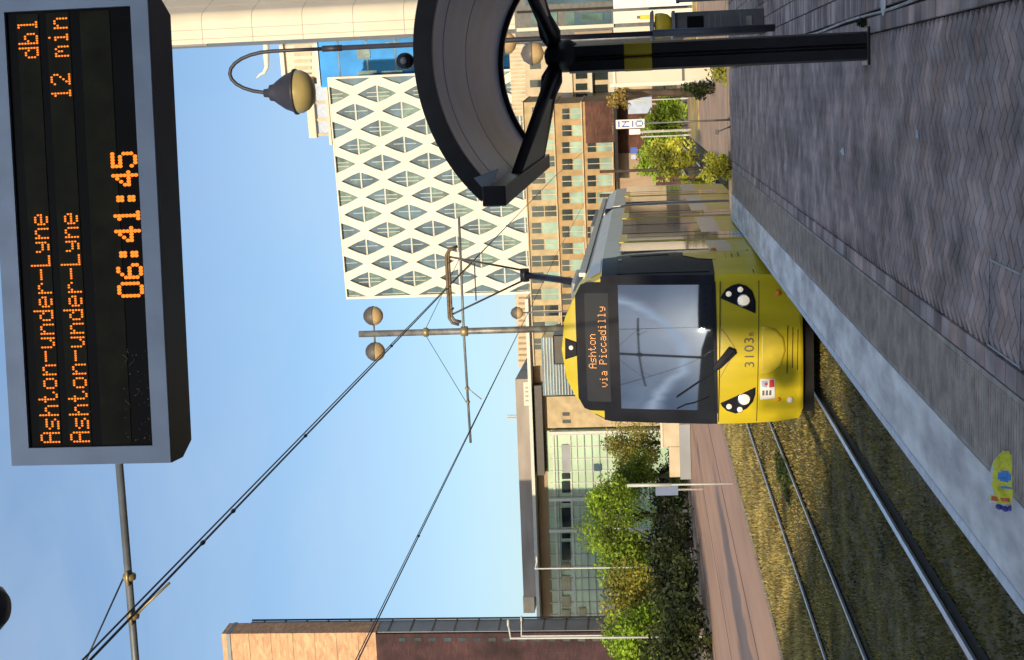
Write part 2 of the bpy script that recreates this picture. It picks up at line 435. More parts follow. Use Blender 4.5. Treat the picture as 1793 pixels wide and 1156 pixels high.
blades('sunlit_grass', 42000, ((-11.5,-8.6),(20, 75)), .09, .012, 'grass_sunlit', lambda x,y: offrail(x,y) and random.random() < (1 if x < -9.2 else .4), label='grass strip in a sunlit golden tone between the tracks and the road')  # golden blade colour carries the sunlight on this strip
blades('weedy_grass', 16000, ((-9.0,-4.9),(20.5, 48)), .05, .012, 'grass_sunlit', lambda x,y: offrail(x,y), label='weedy grass in a sunlit golden tone on the second track')  # same sunlit gold put into the blades around the tram front
# ================= PLATFORM THINGS =================
FONT = {'A':'01110 10001 10001 11111 10001 10001 10001','s':'00000 00000 01111 10000 01110 00001 11110','h':'10000 10000 10110 11001 10001 10001 10001',
't':'01000 01000 11100 01000 01000 01001 00110','o':'00000 00000 01110 10001 10001 10001 01110','n':'00000 00000 10110 11001 10001 10001 10001',
'-':'00000 00000 00000 11111 00000 00000 00000','u':'00000 00000 10001 10001 10001 10011 01101','d':'00001 00001 01101 10011 10001 10001 01111',
'e':'00000 00000 01110 10001 11111 10000 01110','r':'00000 00000 10110 11001 10000 10000 10000','L':'10000 10000 10000 10000 10000 10000 11111',
'y':'00000 00000 10001 10001 01111 00001 01110','b':'10000 10000 10110 11001 10001 10001 11110','l':'01100 00100 00100 00100 00100 00100 01110',
'1':'00100 01100 00100 00100 00100 00100 01110','2':'01110 10001 00001 00010 00100 01000 11111','m':'00000 00000 11010 10101 10101 10001 10001',
'i':'00100 00000 01100 00100 00100 00100 01110','0':'01110 10001 10001 10001 10001 10001 01110','6':'00110 01000 10000 11110 10001 10001 01110',
'4':'00010 00110 01010 10010 11111 00010 00010','5':'11111 10000 11110 00001 00001 10001 01110',':':'00000 01100 01100 00000 01100 01100 00000',
'P':'11110 10001 10001 11110 10000 10000 10000','v':'00000 00000 10001 10001 10001 01010 00100','a':'00000 00000 01110 00001 01111 10001 01111',
'c':'00000 00000 01110 10000 10000 10001 01110','I':'01110 00100 00100 00100 00100 00100 01110','N':'10001 11001 10101 10011 10001 10001 10001','O':'01110 10001 10001 10001 10001 10001 01110'}
FONT['1b'] = '01100 11100 01100 01100 01100 01100 11110'
def dots(mb, text, x, z, px, pz, y, r=.42, adv=6, n=8, right=False, bold=False):
    """dot-matrix text in the local XZ plane, facing -Y; x,z = top-left corner"""
    if right: x -= len(text)*adv*px
    for k,ch in enumerate(text):
        if ch == ' ': continue
        g = FONT['1b' if (bold and ch == '1') else ch].split()
        for row,bits in enumerate(g):
            for c,b in enumerate(bits):
                if b == '1':
                    cx, cz = x+(k*adv+c)*px, z-row*pz
                    mb.add([(cx+math.cos(t)*px*r, y, cz+math.sin(t)*pz*r) for t in [2*math.pi*q/n for q in range(n)]], [tuple(range(n))])
# --- departure display. its lower left front corner, and a yaw that matches its edges
DY = 5.0
c0 = at(301, 810, DY)                              # bottom-left front corner of the casing
yaw = rad(5.5)
disp = empty('departure_display', c0, yaw, 'large hanging departure display with orange letters and clock 06:41:45 above the platform', 'display')
S = 500.0                                          # picture units per metre at the display
Wd = 1.72; Hd = .61
mb = MB()
# casing: box with chamfered lower end corner, open front
prof = [(0.0,0.0),(Wd,0.0),(Wd,Hd),(0.0,Hd)]
back = [(.05,.0),(Wd-.05,.0),(Wd-.05,Hd),(.05,Hd)]
n = 4
v = [(x,.0,z) for x,z in prof]+[(x,.13,z) for x,z in prof]+[(x,.24,z) for x,z in back]
mb.add(v, [(0,1,5,4),(1,2,6,5),(2,3,7,6),(3,0,4,7),(4,5,9,8),(5,6,10,9),(6,7,11,10),(7,4,8,11),(8,9,10,11)])
mb.build('casing', 'casing_black', disp)
bz = .062                                          # bezel frame in blue-grey
mb = MB()
SX0, SX1, SZ0, SZ1 = .066, Wd-.05, .066, Hd-.07
def frame(mb, x0,x1,z0,z1, X0,X1,Z0,Z1, y0, y1):
    o = [(X0,Z0),(X1,Z0),(X1,Z1),(X0,Z1)]; i = [(x0,z0),(x1,z0),(x1,z1),(x0,z1)]
    v = [(x,y0,z) for x,z in o]+[(x,y0,z) for x,z in i]+[(x,y1,z) for x,z in o]+[(x,y1,z) for x,z in i]
    f = []
    for a in range(4):
        b = (a+1)%4
        f += [(a,b,4+b,4+a),(4+a,4+b,12+b,12+a),(8+a,8+b,b,a)]
    mb.add(v, f)
frame(mb, SX0,SX1,SZ0,SZ1, .001,Wd-.001,.001,Hd-.001, -.012, .008)
mb.build('bezel', 'grey_casing', disp)
scr = MB().box((SX0-.002,.004,SZ0-.002),(SX1+.002,.02,SZ1+.002)).build('screen', 'screen_black', disp)
mb = MB()
for z0,z1 in ((.418,.500),(.302,.388),(.150,.262)):
    mb.box((SX0+.004,.0005,z0),(SX1-.01,.0038,z1))
mb.build('led_panel', 'screen_olive', scr)
PXD = .00842
for txt_, x_, z_, rt_, px2, pz2, r2 in (('Ashton-under-Lyne', SX0+.020, .492, False, PXD, .0111, .42), ('dbl', SX1-.015, .492, True, PXD, .0111, .42),
        ('Ashton-under-Lyne', SX0+.020, .378, False, PXD, .0111, .42), ('12 min', SX1-.015, .378, True, PXD, .0111, .42), ('06:41:45', SX0+.555, .165, False, .0113, .0142, .60)):
    mb = MB(); dots(mb, txt_, x_, z_, px2, pz2, -.002, r=r2, right=rt_); mb.build('led_text', 'led', scr)
mb = MB()
for k in range(44):                                 # dust and old cobweb caught in the lower left of the pane
    x = SX0+.02+random.random()**1.3*.34; z = SZ0+.01+random.random()**1.4*.10; r = random.uniform(.0008,.0022)
    mb.add([(x+math.cos(t)*r*random.uniform(.6,1.6),-.001,z+math.sin(t)*r*1.2) for t in (0,1,2,3,4,5)], [(0,1,2,3,4,5)])
for k in range(5):
    cx = SX0+.02+random.random()*.3; cz = SZ0+.03+random.random()*.25
    mb.tube([(cx+t*.006, -.001, cz+.010*math.sin(t*.9+k)) for t in range(6)], .0007, 4)
mb.build('smudge', 'smudge', scr)
mb = MB(); mb.tube([(Wd-.12,.14,Hd),(Wd-.12,.14,Hd+.5)], .03, 10)
mb.tube([(Wd+.0,.12,.34),(Wd+1.9,.12,.34)], .05, 12); mb.box((Wd-.004,.05,.22),(Wd+.02,.19,.46))
mb.build('bracket', 'casing_black', disp)
# post that carries the display, standing right of the picture
b = Matrix.Rotation(yaw, 3, 'Z') @ Vector((Wd+1.9,.12,0)) + c0
dp = empty('display_post', (b.x,b.y,PZ), label='black post to the right that carries the departure display arm', cat='post')
MB().tube([(0,0,0),(0,0,b.z+.34-PZ+.25)], .07, 16).build('pole', 'black_paint', dp)
MB().lathe([(.0,0),(.14,0),(.14,.03),(.0,.03)], (0,0,0), 16).build('base_plate', 'black_paint', dp)
# small round speaker at the upper left corner
p = at(-22, 1066, 4.6)
sp = empty('round_speaker', p, label='dark round speaker peeking into the corner beyond the departure display', cat='speaker')
MB().lathe([(0,-.07),(.05,-.065),(.078,-.04),(.085,0),(.078,.05),(.05,.08),(0,.09)], (0,0,0), 20).build('housing', 'lamp_cap', sp)
MB().tube([(0,0,.08),(0,0,1.2)], .012, 8).build('drop_rod', 'black_paint', sp)

# --- shelter: Y post and vaulted roof ---
HB = gz(1519, 85, PZ); HB.x += .018                                # foot of the post
sh = empty('shelter', (HB.x,HB.y,PZ), label='platform shelter with black forked post, yellow band and grey lined arched roof', cat='shelter')
X0s, Y0s = HB.x, HB.y
def loc(p): return Vector((p[0]-X0s, p[1]-Y0s, p[2]-PZ))
hub = loc(at(985, 98, Y0s))
pw = .098
mb = MB()
oct_ = lambda cx, w: [(cx-w,-.05,0),(cx-w*.72,-.085,0),(cx+w*.72,-.085,0),(cx+w,-.05,0),(cx+w,.05,0),(cx+w*.72,.085,0),(cx-w*.72,.085,0),(cx-w,.05,0)]
for sx in (-1,1): mb.prism(oct_(sx*.056,.050), None, (0,0,hub.z-.05))
mb.box((-.02,-.05,0),(.02,.05,hub.z-.05))
mb.build('post', 'black_paint', sh)
zb0, zb1 = loc(at(1141,95,Y0s)).z, loc(at(1093,95,Y0s)).z
mb = MB()
for sx in (-1,1):
    o8 = [(x+ (.0025 if x > sx*.056 else -.0025), y*1.04, zb0) for x,y,z in oct_(sx*.056,.050)]
    mb.prism(o8, None, (0,0,zb1-zb0))
mb.build('yellow_band', 'yellow_band', sh)
MB().lathe([(0,-.12),(.09,-.11),(.125,-.05),(.125,.03),(.10,.09),(.05,.13),(0,.14)], hub, 20).build('hub', 'black_paint', sh)
MB().box((-.14,-.13,0),(.14,.13,.02)).build('base_plate', 'black_paint', sh, bevel=.005)
# roof: circular arc in XZ extruded along Y
YN, YF = 8.45, 12.7                                  # near and far ends
apex = loc(at(728, 92, YN)); tipL = loc(at(846, 350, YN))
cx_ = apex.x - .03; half = cx_ - tipL.x; rise = apex.z - tipL.z
R = (half*half+rise*rise)/(2*rise); th = math.asin(half/R); zc = apex.z - R
def arc(r, a, y): return (cx_+r*math.sin(a), y, zc+r*math.cos(a))
NA = 40
def arc_slab(mb, r0, r1, y0, y1, a0=-th, a1=th, n=NA):
    ps = []
    for k in range(n+1):
        a = a0+(a1-a0)*k/n
        ps += [arc(r0,a,y0), arc(r1,a,y0), arc(r1,a,y1), arc(r0,a,y1)]
    f = []
    for k in range(n):
        o, p = 4*k, 4*k+4
        for q in range(4): f.append((o+q, o+(q+1)%4, p+(q+1)%4, p+q))
    f += [(0,3,2,1), (4*n,4*n+1,4*n+2,4*n+3)]
    mb.add(ps, f)
yn, yf = YN-Y0s, YF-Y0s
roof = MB(); arc_slab(roof, R-.055, R, yn, yf); roof = roof.build('roof', 'black_paint', sh)
mb = MB(); arc_slab(mb, R-.098, R+.012, yn-.03, yn+.02); mb.build('end_fascia', 'black_paint', sh)
mb = MB(); arc_slab(mb, R-.125, R+.01, yf-.05, yf+.03); mb.build('end_fascia', 'black_paint', sh)
mb = MB(); L4 = (yf-yn-.09)
fr = (0, .055, .40, 1.0)
cuts = [yn+.024, yn+.56, yn+1.75, yf-.055]
for a,b_ in zip(cuts[:-1], cuts[1:]):
    arc_slab(mb, R-.085, R-.057, a+.022, b_-.016, -th*.985, th*.985)
mb.build('ceiling_panel', 'canopy_panel', sh)
for sx in (-1,1):                                    # gutter beams along both sides
    t = arc(R-.03, sx*th, 0)
    mb = MB(); mb.box((t[0]-.06,yn-.05,t[2]-.12),(t[0]+.06,yf+.04,t[2]+.02))
    mb.build('gutter_beam', 'black_paint', sh, bevel=.008)
    m = Vector((t[0]-sx*.02, 0.0, t[2]-.08))
    s0 = hub+Vector((sx*.08,0,.06))
    ga = Vector((t[0]-sx*.02, 9.7-Y0s, t[2]-.06)); gb = Vector((t[0]-sx*.02, 12.35-Y0s, t[2]-.06)); m = (ga+gb)/2
    mb = MB(); mb.tube([s0, s0.lerp(m,.12), s0.lerp(m,.3)], [.055,.085,.06], 10)
    nrm = (ga-s0).cross(gb-s0).normalized()*.055
    q1 = s0.lerp(ga,.18); q2 = s0.lerp(gb,.18)
    mb.prism([q1-nrm*.5, ga-nrm*.5, gb-nrm*.5, q2-nrm*.5], None, nrm)
    mb.tube([s0, s0.lerp(ga,.5), ga], [.05,.042,.035], 8); mb.tube([s0, s0.lerp(gb,.5), gb], [.05,.042,.035], 8)
    mb.build('arm', 'black_paint', sh)
# lintel plates at the near arch feet
for sx in (-1,1):
    mb = MB(); a = sx*th; q0, q1 = arc(R-.05,a,yn-.035), arc(R-.20,a*.93,yn-.035)
    mb.prism([q0, arc(R-.055,a*.86,yn-.035), q1], None, (0,.03,0)); mb.build('gusset', 'pole_grey', sh)
for ch in [o for o in COL.objects if o.parent == sh]: pass
# --- CCTV on the shelter roof ---
p = at(710, 107, YN+.03)
cc = empty('cctv_camera', p, label='small round black camera fixed on the shelter roof edge', cat='camera')
MB().lathe([(0,-.07),(.028,-.07),(.046,-.055),(.05,.0),(.045,.07),(0,.08)], (0,0,0), 18, axis='y').build('housing', 'black_paint', cc)
MB().lathe([(0,-.078),(.018,-.078),(.022,-.071),(0,-.071)], (0,0,0), 14, axis='y').build('lens', 'galv', cc)
MB().tube([(0,.02,-.02),(.02,.03,-.10)], .014, 8).build('mount', 'black_paint', cc)

# --- gooseneck lamp ---
LY = 18.2
lt = at(500, 86, LY)
base = Vector((lt.x-.0, LY, PZ))
lamp = empty('platform_lamp', base, label='tall gooseneck platform lamp with dark bell housing and amber bowl above the shelter', cat='lamp')
def ll(p): return p-base
topP = ll(at(470,90,LY)); px0 = topP.x
x500 = ll(at(720,82,LY))
foot = Vector((0,0,0))
# true vertical pole
bx = ll(at(600,84,LY)).x
arch_l = ll(at(470,163,LY)); ztop = ll(at(402,125,LY)).z
zr = topP.z; r_arch = (bx-arch_l.x)/2
pts = [(bx,0,zr-.30)]
for k in range(13):
    a = math.pi*k/12
    pts.append((arch_l.x+r_arch+r_arch*math.cos(a), 0, zr-.05+(ztop-zr+.05)*math.sin(a)))
pts.append((arch_l.x,0,zr-.12))
MB().tube([(bx,0,0),(bx,0,1.5)], .045, 14).tube([(bx,0,1.48),(bx,0,zr-.9)], .032, 14).build('pole', 'lamp_cap', lamp)
MB().tube([(bx,0,zr-.95),(bx,0,zr-.70)], .040, 12).tube([(bx,0,zr-.72)]+pts, .024, 10).build('gooseneck', 'lamp_cap', lamp)
hc = Vector((arch_l.x,0,ll(at(516,160,LY)).z))
MB().lathe([(0,.40),(.05,.40),(.06,.33),(.10,.32),(.11,.27),(.15,.22),(.22,.12),(.26,.02),(.29,.0),(.29,-.03),(.0,-.03)], hc, 24).build('housing', 'lamp_cap', lamp)
MB().lathe([(.275,-.032),(.27,-.10),(.235,-.17),(.17,-.225),(.09,-.255),(0,-.262)], hc, 24).build('bowl', 'lamp_glass', lamp)
# a second and third lamp further along the platform
def far_globe(px, py, Y, lab):
    p = at(px, py, Y)
    g = empty('street_lamp', (p.x,Y,0), label=lab, cat='lamp', group='twin round street lamps beyond the shelter')
    s_ = .36 if Y < 60 else .42
    MB().lathe([(0,s_),(s_*.6,s_*.75),(s_*.95,s_*.2),(s_,0),(s_*.95,-.02),(0,-.02)], (0,0,p.z), 18).build('cap', 'globe_cap', g)
    MB().lathe([(s_*.94,-.02),(s_*.85,-s_*.5),(s_*.5,-s_*.85),(0,-s_)], (0,0,p.z), 18).build('bowl', 'globe_glass', g)
    MB().tube([(0,0,0),(0,0,p.z-.3)], .05, 8).build('pole', 'pole_grey', g)
far_globe(884, 76, 44, 'round amber street lamp seen through the shelter arch, the higher of two')
far_globe(932, 94, 44, 'round amber street lamp seen through the shelter arch, the lower of two beside the hub')

far_globe(905, 548, 90, 'small distant round street lamp just right of the overhead line mast')
# --- things around the far right of the platform ---
g0 = gz(1338, 40, PZ); 
tm = empty('ticket_machine', (g0.x, g0.y, PZ), label='grey ticket machine with dark screen beside the shelter post', cat='machine')
MB().box((-.13,0,0),(.19,.45,1.18)).build('body', 'cabinet', tm, bevel=.01)
MB().box((-.09,-.008,.80),(.13,.0,1.02)).build('screen', 'screen_black', tm)
mb = MB()
for z in (.72,.64,.56,.30): mb.box((-.10,-.006,z),(.15,.0,z+.012))
mb.build('slot', 'steel', tm); MB().box((-.02,-.02,.16),(.10,.0,.24)).build('coin_tray', 'galv', tm)
MB().box((-.15,-.06,1.18),(.21,.50,1.22)).build('cap', 'steel', tm)
hz = empty('yellow_cap', (g0.x+.03,g0.y+.12,PZ+1.22), label='rounded yellow cap on top of the grey ticket machine', cat='light')  # plain yellow cap, gives no light
MB().lathe([(0,0),(.10,0),(.15,.06),(.17,.14),(.165,.22),(0,.24)], (0,0,0.0), 16).build('cap', 'hazard_yellow', hz)
MB().lathe([(0,.242),(.20,.242),(.21,.26),(.18,.29),(0,.30)], (0,0,0), 16).build('rim', 'galv', hz)
gr = empty('guard_railing', (g0.x+.36, g0.y+.3, PZ), label='steel barred guard railing right of the ticket machine', cat='railing')
mb = MB()
for k in range(12): MB().tube([(k*.11,k*.03,0),(k*.11,k*.03,1.12)], .016, 8).build('bar', 'steel', gr)
MB().tube([(-.03,0,1.13),(1.3,.33,1.13)], .025, 10).build('top_rail', 'steel', gr)
MB().box((-.03,.1,.12),(1.25,.42,.15)).build('bottom_rail', 'steel', gr)
MB().box((0,.42,.15),(1.25,.44,1.1)).build('glass_infill', 'tram_side_glass', gr)
# white hoarding sheet lying at far right of the platform
c1 = gz(1428, -4, PZ)
MB().box((c1.x,c1.y-.9,PZ),(c1.x+.5,c1.y+.2,PZ+.05)).build('manhole_cover', 'paper'); o = COL.objects[-1]
tag(o, 'pale flat slab set in the bricks at the right edge beyond the shelter post', 'slab')
c2 = gz(1548, 3, PZ); o = MB().lathe([(0,0),(.09,0),(.10,.006),(.08,.012),(.0,.008)], (0,0,0), 12).build('drain_cover', 'coping', loc=(c2.x,c2.y,PZ))
tag(o, 'small round pale cover in the bricks near the right edge', 'cover')
# weeds at the foot of the shelter post
def leaf_clump(name, c, r, n, size, mats, flat=1.0, parent=None, hollow=.55, clumps=9, stretch=(1,1,1), tint=(.55,1.45)):
    vs_ = []; cols = []; c = Vector(c)
    cl = []
    for k in range(clumps):
        d = Vector((random.gauss(0,1),random.gauss(0,1),random.gauss(0,1))).normalized()*random.random()**.5*hollow
        cl.append((Vector((d.x*r[0],d.y*r[1],d.z*r[2])), random.uniform(.30,.60), random.uniform(*tint)))
    for i in range(n):
        q, rr, t = random.choice(cl)
        d = Vector((random.gauss(0,1),random.gauss(0,1),random.gauss(0,1))).normalized()*(random.random()**.45)*rr
        p = c+q+Vector((d.x*r[0],d.y*r[1],d.z*r[2]))
        u = Vector((random.gauss(0,1),random.gauss(0,1),random.gauss(0,.7))).normalized(); w_ = u.orthogonal().normalized()
        w_ = (w_*math.cos(i)+u.cross(w_)*math.sin(i)); s_ = size*random.uniform(.5,1.3)
        vs_ += [p-u*s_-w_*s_*.15, p+w_*s_*.5-u*s_*.1, p+u*s_, p-w_*s_*.5]
        tt = t*random.uniform(.75,1.25); cols.append((tt,tt,tt*random.uniform(.7,1.1)))
    mb = MB(); mb.v = [tuple(p) for p in vs_]; mb.f = [(4*k,4*k+1,4*k+2,4*k+3) for k in range(n)]; mb.m = [0]*n; mb.sm = [False]*n
    o = mb.build(name, mats, parent); tint_attr(o, cols); return o
wd = leaf_clump('weed', (0,0,.03), (.06,.06,.05), 120, .018, 'leaf_dark'); wd.location = (X0s+.17, Y0s+.05, PZ)
tag(wd, 'tuft of dark weed at the foot of the shelter post', 'plant')
# --- litter ---
pk = gz(1768, 838, PZ)
lit = empty('snack_packet', (pk.x,pk.y,PZ), rad(0), 'crumpled yellow green snack packet with blue spot and red band on the platform edge', 'packet')
Lp, Wp = .25, .13
lit.rotation_euler = (rad(52), 0, rad(4)); lit.scale = (1.05, 1.35, 1.2)
NI, NJ = 25, 15
from mathutils import noise as _ns
def outl(t):
    k = t*8; a = int(min(7,k)); P_ = (.35,.62,.86,.98,1.0,1.0,.98,.98,1.0); return P_[a]+(P_[a+1]-P_[a])*(k-a)
def crump(u, v):
    d = min(u, 1-u, v, 1-v); puff = .030*min(1, d*5)**.6
    return .004+puff+.011*_ns.noise(Vector((u*7, v*5, 1.3)))+.006*abs(_ns.noise(Vector((u*15, v*9, 4))))
mb = MB()
for i in range(NI):
    for j in range(NJ):
        u, v_ = i/(NI-1), j/(NJ-1)
        mb.v.append((Lp*(.5-u)+.004*_ns.noise(Vector((v_*6,u*6,2))), Wp*.55*(v_-.5)*2*outl(u)+.004*_ns.noise(Vector((u*9,v_*3,7))), crump(u,v_)))
for i in range(NI-1):
    for j in range(NJ-1):
        a = i*NJ+j; mb.f.append((a,a+NJ,a+NJ+1,a+1)); mb.sm.append(False)
        u = i/(NI-1); v_ = j/(NJ-1); mi = 0
        if .80 < u < .91: mi = 2 if not (int(v_*14)%4 == 1 and .83 < u < .88) else 0
        elif v_ > .80 and u > .25: mi = 3
        elif (u-.42)**2*3+(v_-.5)**2 < .035: mi = 1
        elif .60 < u < .66 and .3 < v_ < .62: mi = 1
        elif u > .95: mi = 3
        mb.m.append(mi)
pkt = mb.build('wrapper', ['packet_yellow','packet_blue','packet_red','paper'], lit)
mb = MB()
for k in range(4): mb.lathe([(0,.016),(.010,.012),(.015,.004),(.012,-.004)], (-.134-.006*(k%2), .035-.022*k, .008), 6)
mb.build('foil_crumple', 'packet_navy', lit)
sc1 = gz(1478, 265, PZ)
o = MB().add([(-.03,-.04,.004),(.035,-.03,.012),(.03,.05,.006),(.0,.035,.03),(-.035,.03,.008)], [(0,1,3,4),(1,2,3)]).build('paper_scrap', 'paper', loc=(sc1.x,sc1.y,PZ)); tag(o, 'white torn paper scrap on the bricks in mid platform', 'litter')
sc1 = gz(1608, 236, PZ)
o = MB().add([(-.02,-.03,.004),(.025,-.03,.008),(.03,.03,.006),(-.02,.035,.012)], [(0,1,2,3)]).build('paper_scrap', 'pale_blue', loc=(sc1.x,sc1.y,PZ)); tag(o, 'small blue scrap of litter lying on the bricks', 'litter')
# inspection cover in the bricks, near
c3 = gz(1758, 545, PZ)
ic = empty('inspection_cover', (c3.x,c3.y,PZ), 0, 'rectangular brick filled inspection cover in the near paving', 'cover')
mb = MB(); frame(mb, -.0,.0,0,0, 0,0,0,0,0,0); mb = MB()
for (a,b_,c_,d_) in ((-.22,-.30,.22,-.29),(-.22,.29,.22,.30),(-.22,-.289,-.21,.289),(.21,-.289,.22,.289)): mb.box((a,b_,-.002),(c_,d_,.0035))
mb.build('frame', 'steel', ic)

# --- sign post at platform end, bush, etc ---
sp0 = gz(1286, 212, PZ)
sgn = empty('station_sign', (sp0.x, 27.0, PZ), 0, 'narrow upright white sign with blue letters on a thin pole at the platform end', 'sign')
SY = 27.0
zt_, zb_ = at(1078,211,SY).z-PZ, at(1129,211,SY).z-PZ
MB().tube([(0,0,0),(0,0,zb_+.02)], .018, 8).build('pole', 'galv', sgn)
pan = MB().box((-.085,-.015,zb_),(.085,.015,zt_)).build('panel', 'white_plain', sgn, bevel=.01)
mb = MB(); H_ = zt_-zb_
def glyph(mb, ch, x, z, s_, y):
    for r_,bits in enumerate(FONT[ch].split()):
        for c,b in enumerate(bits):
            if b == '1': mb.box((x+c*s_, y, z-r_*s_*.9), (x+(c+1)*s_, y+.002, z-(r_+1)*s_*.9))
mb.box((-.055,-.018,zt_-.07),(.055,-.0155,zt_-.045))
glyph(mb, 'N', -.055, zt_-.11, .022, -.018)
mb.box((-.055,-.018,zt_-H_*.60),(.055,-.0155,zt_-H_*.56)); glyph(mb, 'O', -.055, zt_-H_*.68, .022, -.018)
mb.build('lettering', 'blue_plain', pan)
mk = gz(1282, 222, PZ)
o = MB().tube([(0,0,0),(-.09,0,.24)], .012, 6).box((-.14,-.01,.22),(-.05,.01,.29)).build('tilted_marker', 'cabinet', loc=(mk.x,26.9,PZ)); tag(o, 'small dark marker leaning away from the sign pole at the platform end', 'marker')
# ================= TRAM =================
TY = 20.8
fc = at(1434, 611, TY)
tram = empty('tram', (fc.x, TY, 0), rad(.1), 'yellow tram numbered 3103 arriving at the platform with its front lights on', 'tram')
def yf_(x, z):       # front surface depth in local coordinates
    rk = .52*max(0, (z-1.45)/2.4)**1.25
    return rk + .13*(abs(x)/1.1)**2.2 + .04*max(0,(.8-z)/.5)**2
ZP = [(0,.30),(.9,.30),(1.06,.36),(1.10,.7),(1.12,1.2),(1.12,1.55),(1.11,2.2),(1.10,2.8),(1.08,3.22),(.96,3.46),(.76,3.66),(.46,3.80),(.0,3.86)]
ZB = [(0,.34),(1.1,.34),(1.30,.40),(1.325,.7),(1.325,1.2),(1.325,1.55),(1.32,2.2),(1.30,2.8),(1.26,3.22),(1.12,3.42),(.92,3.56),(.6,3.62),(.0,3.64)]
def ring_(prof, yfun):
    pts = [(x, yfun(x,z), z) for x,z in prof]
    return pts + [(-x, y, z) for x,y,z in reversed(pts[1:-1])]
NL = 24
secs = []
secs.append(ring_(ZP, yf_))
for t in (.12,.3,.55,.8,1.0):
    e = math.sin(t*math.pi/2)**1.0
    pr = [(a[0]+(b[0]-a[0])*e, a[1]+(b[1]-a[1])*t**1.5) for a,b in zip(ZP,ZB)]
    secs.append(ring_(pr, lambda x,z,t=t: yf_(x,z)*(1-t)+ t*1.45 + .0))
mb = MB(); nv = len(secs[0])
for s_ in secs: mb.v += s_
def matrow(i):
    # ring index -> which profile strip
    return i if i < 12 else nv-1-i
for k in range(len(secs)-1):
    for i in range(nv):
        j = (i+1)%nv; a = k*nv
        mb.f.append((a+i, a+j, a+nv+j, a+nv+i)); st = matrow(i)
        mb.m.append(1 if st in (5,6,7) and k >= 0 else (2 if st == 8 and k > 1 else 0)); mb.sm.append(True)
# front cap rows between mirrored profile points
rows = []
for i in range(13):
    x,z = ZP[i]; rows.append([(x*(1-2*c/12), z) for c in range(13)])
b0 = len(mb.v)
for r_ in rows:
    for (x,z) in r_: mb.v.append((x, yf_(x,z), z))
for i in range(12):
    for c in range(12):
        a = b0+i*13+c; mb.f.append((a,a+1,a+14,a+13)); mb.m.append(0); mb.sm.append(True)
cabn = mb.build('cab', ['tram_yellow','tram_black','tram_grey'], tram)
# main body, in two jointed sections
def body(y0, y1, name, gl=True):
    m = MB(); s0 = ring_(ZB, lambda x,z: y0); s1 = ring_(ZB, lambda x,z: y1); n_ = len(s0)
    m.v += s0+s1
    for i in range(n_):
        j = (i+1)%n_; st = matrow(i)
        m.f.append((i,j,n_+j,n_+i)); m.m.append(0 if st in (1,2,3) else (2 if st >= 9 else 1)); m.sm.append(False)
    m.f.append(tuple(range(n_,2*n_))); m.m.append(1); m.sm.append(False)
    m.f.append(tuple(range(n_))[::-1]); m.m.append(1); m.sm.append(False)
    return m.build(name, ['tram_yellow','tram_grey','tram_roof'], tram)
body(1.452, 11.3, 'body'); body(12.0, 18.0, 'body')
m = MB(); m.v = []; 
for k in range(9):
    w_ = 1.22 if k%2 else 1.16
    m.v += [(-w_,11.3+k*.0875,.5),(w_,11.3+k*.0875,.5),(w_,11.3+k*.0875,3.4),(-w_,11.3+k*.0875,3.4)]
for k in range(8):
    for q in range(4): m.f.append((4*k+q,4*k+(q+1)%4,4*k+4+(q+1)%4,4*k+4+q)); m.m.append(0); m.sm.append(False)
m.build('gangway_bellows', 'black_matt', tram)
# side windows and doors
for side in (1,-1):
    X_ = side*1.335
    for (a,b_,kind) in ((1.75,3.0,'w'),(3.15,4.45,'d'),(4.65,6.2,'w'),(6.35,7.6,'w'),(7.8,9.1,'d'),(9.3,11.0,'w'),(12.2,13.8,'w'),(14.0,15.3,'d'),(15.5,17.6,'w')):
        if kind == 'w': MB().box((X_-.02*side,a,1.55),(X_,b_,2.95)).build('side_window', 'tram_side_glass', tram)
        else:
            d_ = MB().box((X_-.02*side,a,.50),(X_+.004*side,b_,2.98)).build('door', 'tram_yellow_dull', tram)
            m = MB()
            for q in (0,1): m.box((X_,a+.08+q*.62,.75),(X_+.010*side,a+.60+q*.62,2.85))
            m.build('door_glass', 'tram_side_glass', d_)
# side cab features, both sides: grey cant fairing, window pane lines, lower panel marks
def side_pt(t, z, side, off=.006):
    zz = z; k = 0
    for i in range(len(ZP)-1):
        if ZP[i][1] <= z <= ZP[i+1][1]+1e-6 and i > 1: k = i
    f_ = (z-ZP[k][1])/max(1e-6,(ZP[k+1][1]-ZP[k][1]))
    wp = ZP[k][0]+(ZP[k+1][0]-ZP[k][0])*f_; wb = ZB[k][0]+(ZB[k+1][0]-ZB[k][0])*f_
    e = math.sin(t*math.pi/2); x = wp+(wb-wp)*e
    y = yf_(x,z)*(1-t)+t*1.45
    return (side*(x+off), y-off*.5, z)
def side_patch(name, poly, material, side, off=.008, n=1, parent=None):
    # poly of (t, z), fan over a refined outline
    m = MB(); o = []
    for i in range(len(poly)):
        a, b_ = poly[i], poly[(i+1)%len(poly)]
        for k in range(4): o.append((a[0]+(b_[0]-a[0])*k/4, a[1]+(b_[1]-a[1])*k/4))
    cxm = sum(p[0] for p in o)/len(o); czm = sum(p[1] for p in o)/len(o)
    rings = [[(cxm+(p[0]-cxm)*q, czm+(p[1]-czm)*q) for p in o] for q in (.25,.5,.75,1)]
    m.v = [side_pt(cxm,czm,side,off)]
    for r_ in rings: m.v += [side_pt(p[0],p[1],side,off) for p in r_]
    N_ = len(o)
    for i in range(N_): m.f.append((0,1+i,1+(i+1)%N_))
    for r_ in range(3):
        for i in range(N_): m.f.append((1+r_*N_+i,1+(r_+1)*N_+i,1+(r_+1)*N_+(i+1)%N_,1+r_*N_+(i+1)%N_))
    m.m = [0]*len(m.f); m.sm = [True]*len(m.f)
    return m.build(name, material, parent or tram)
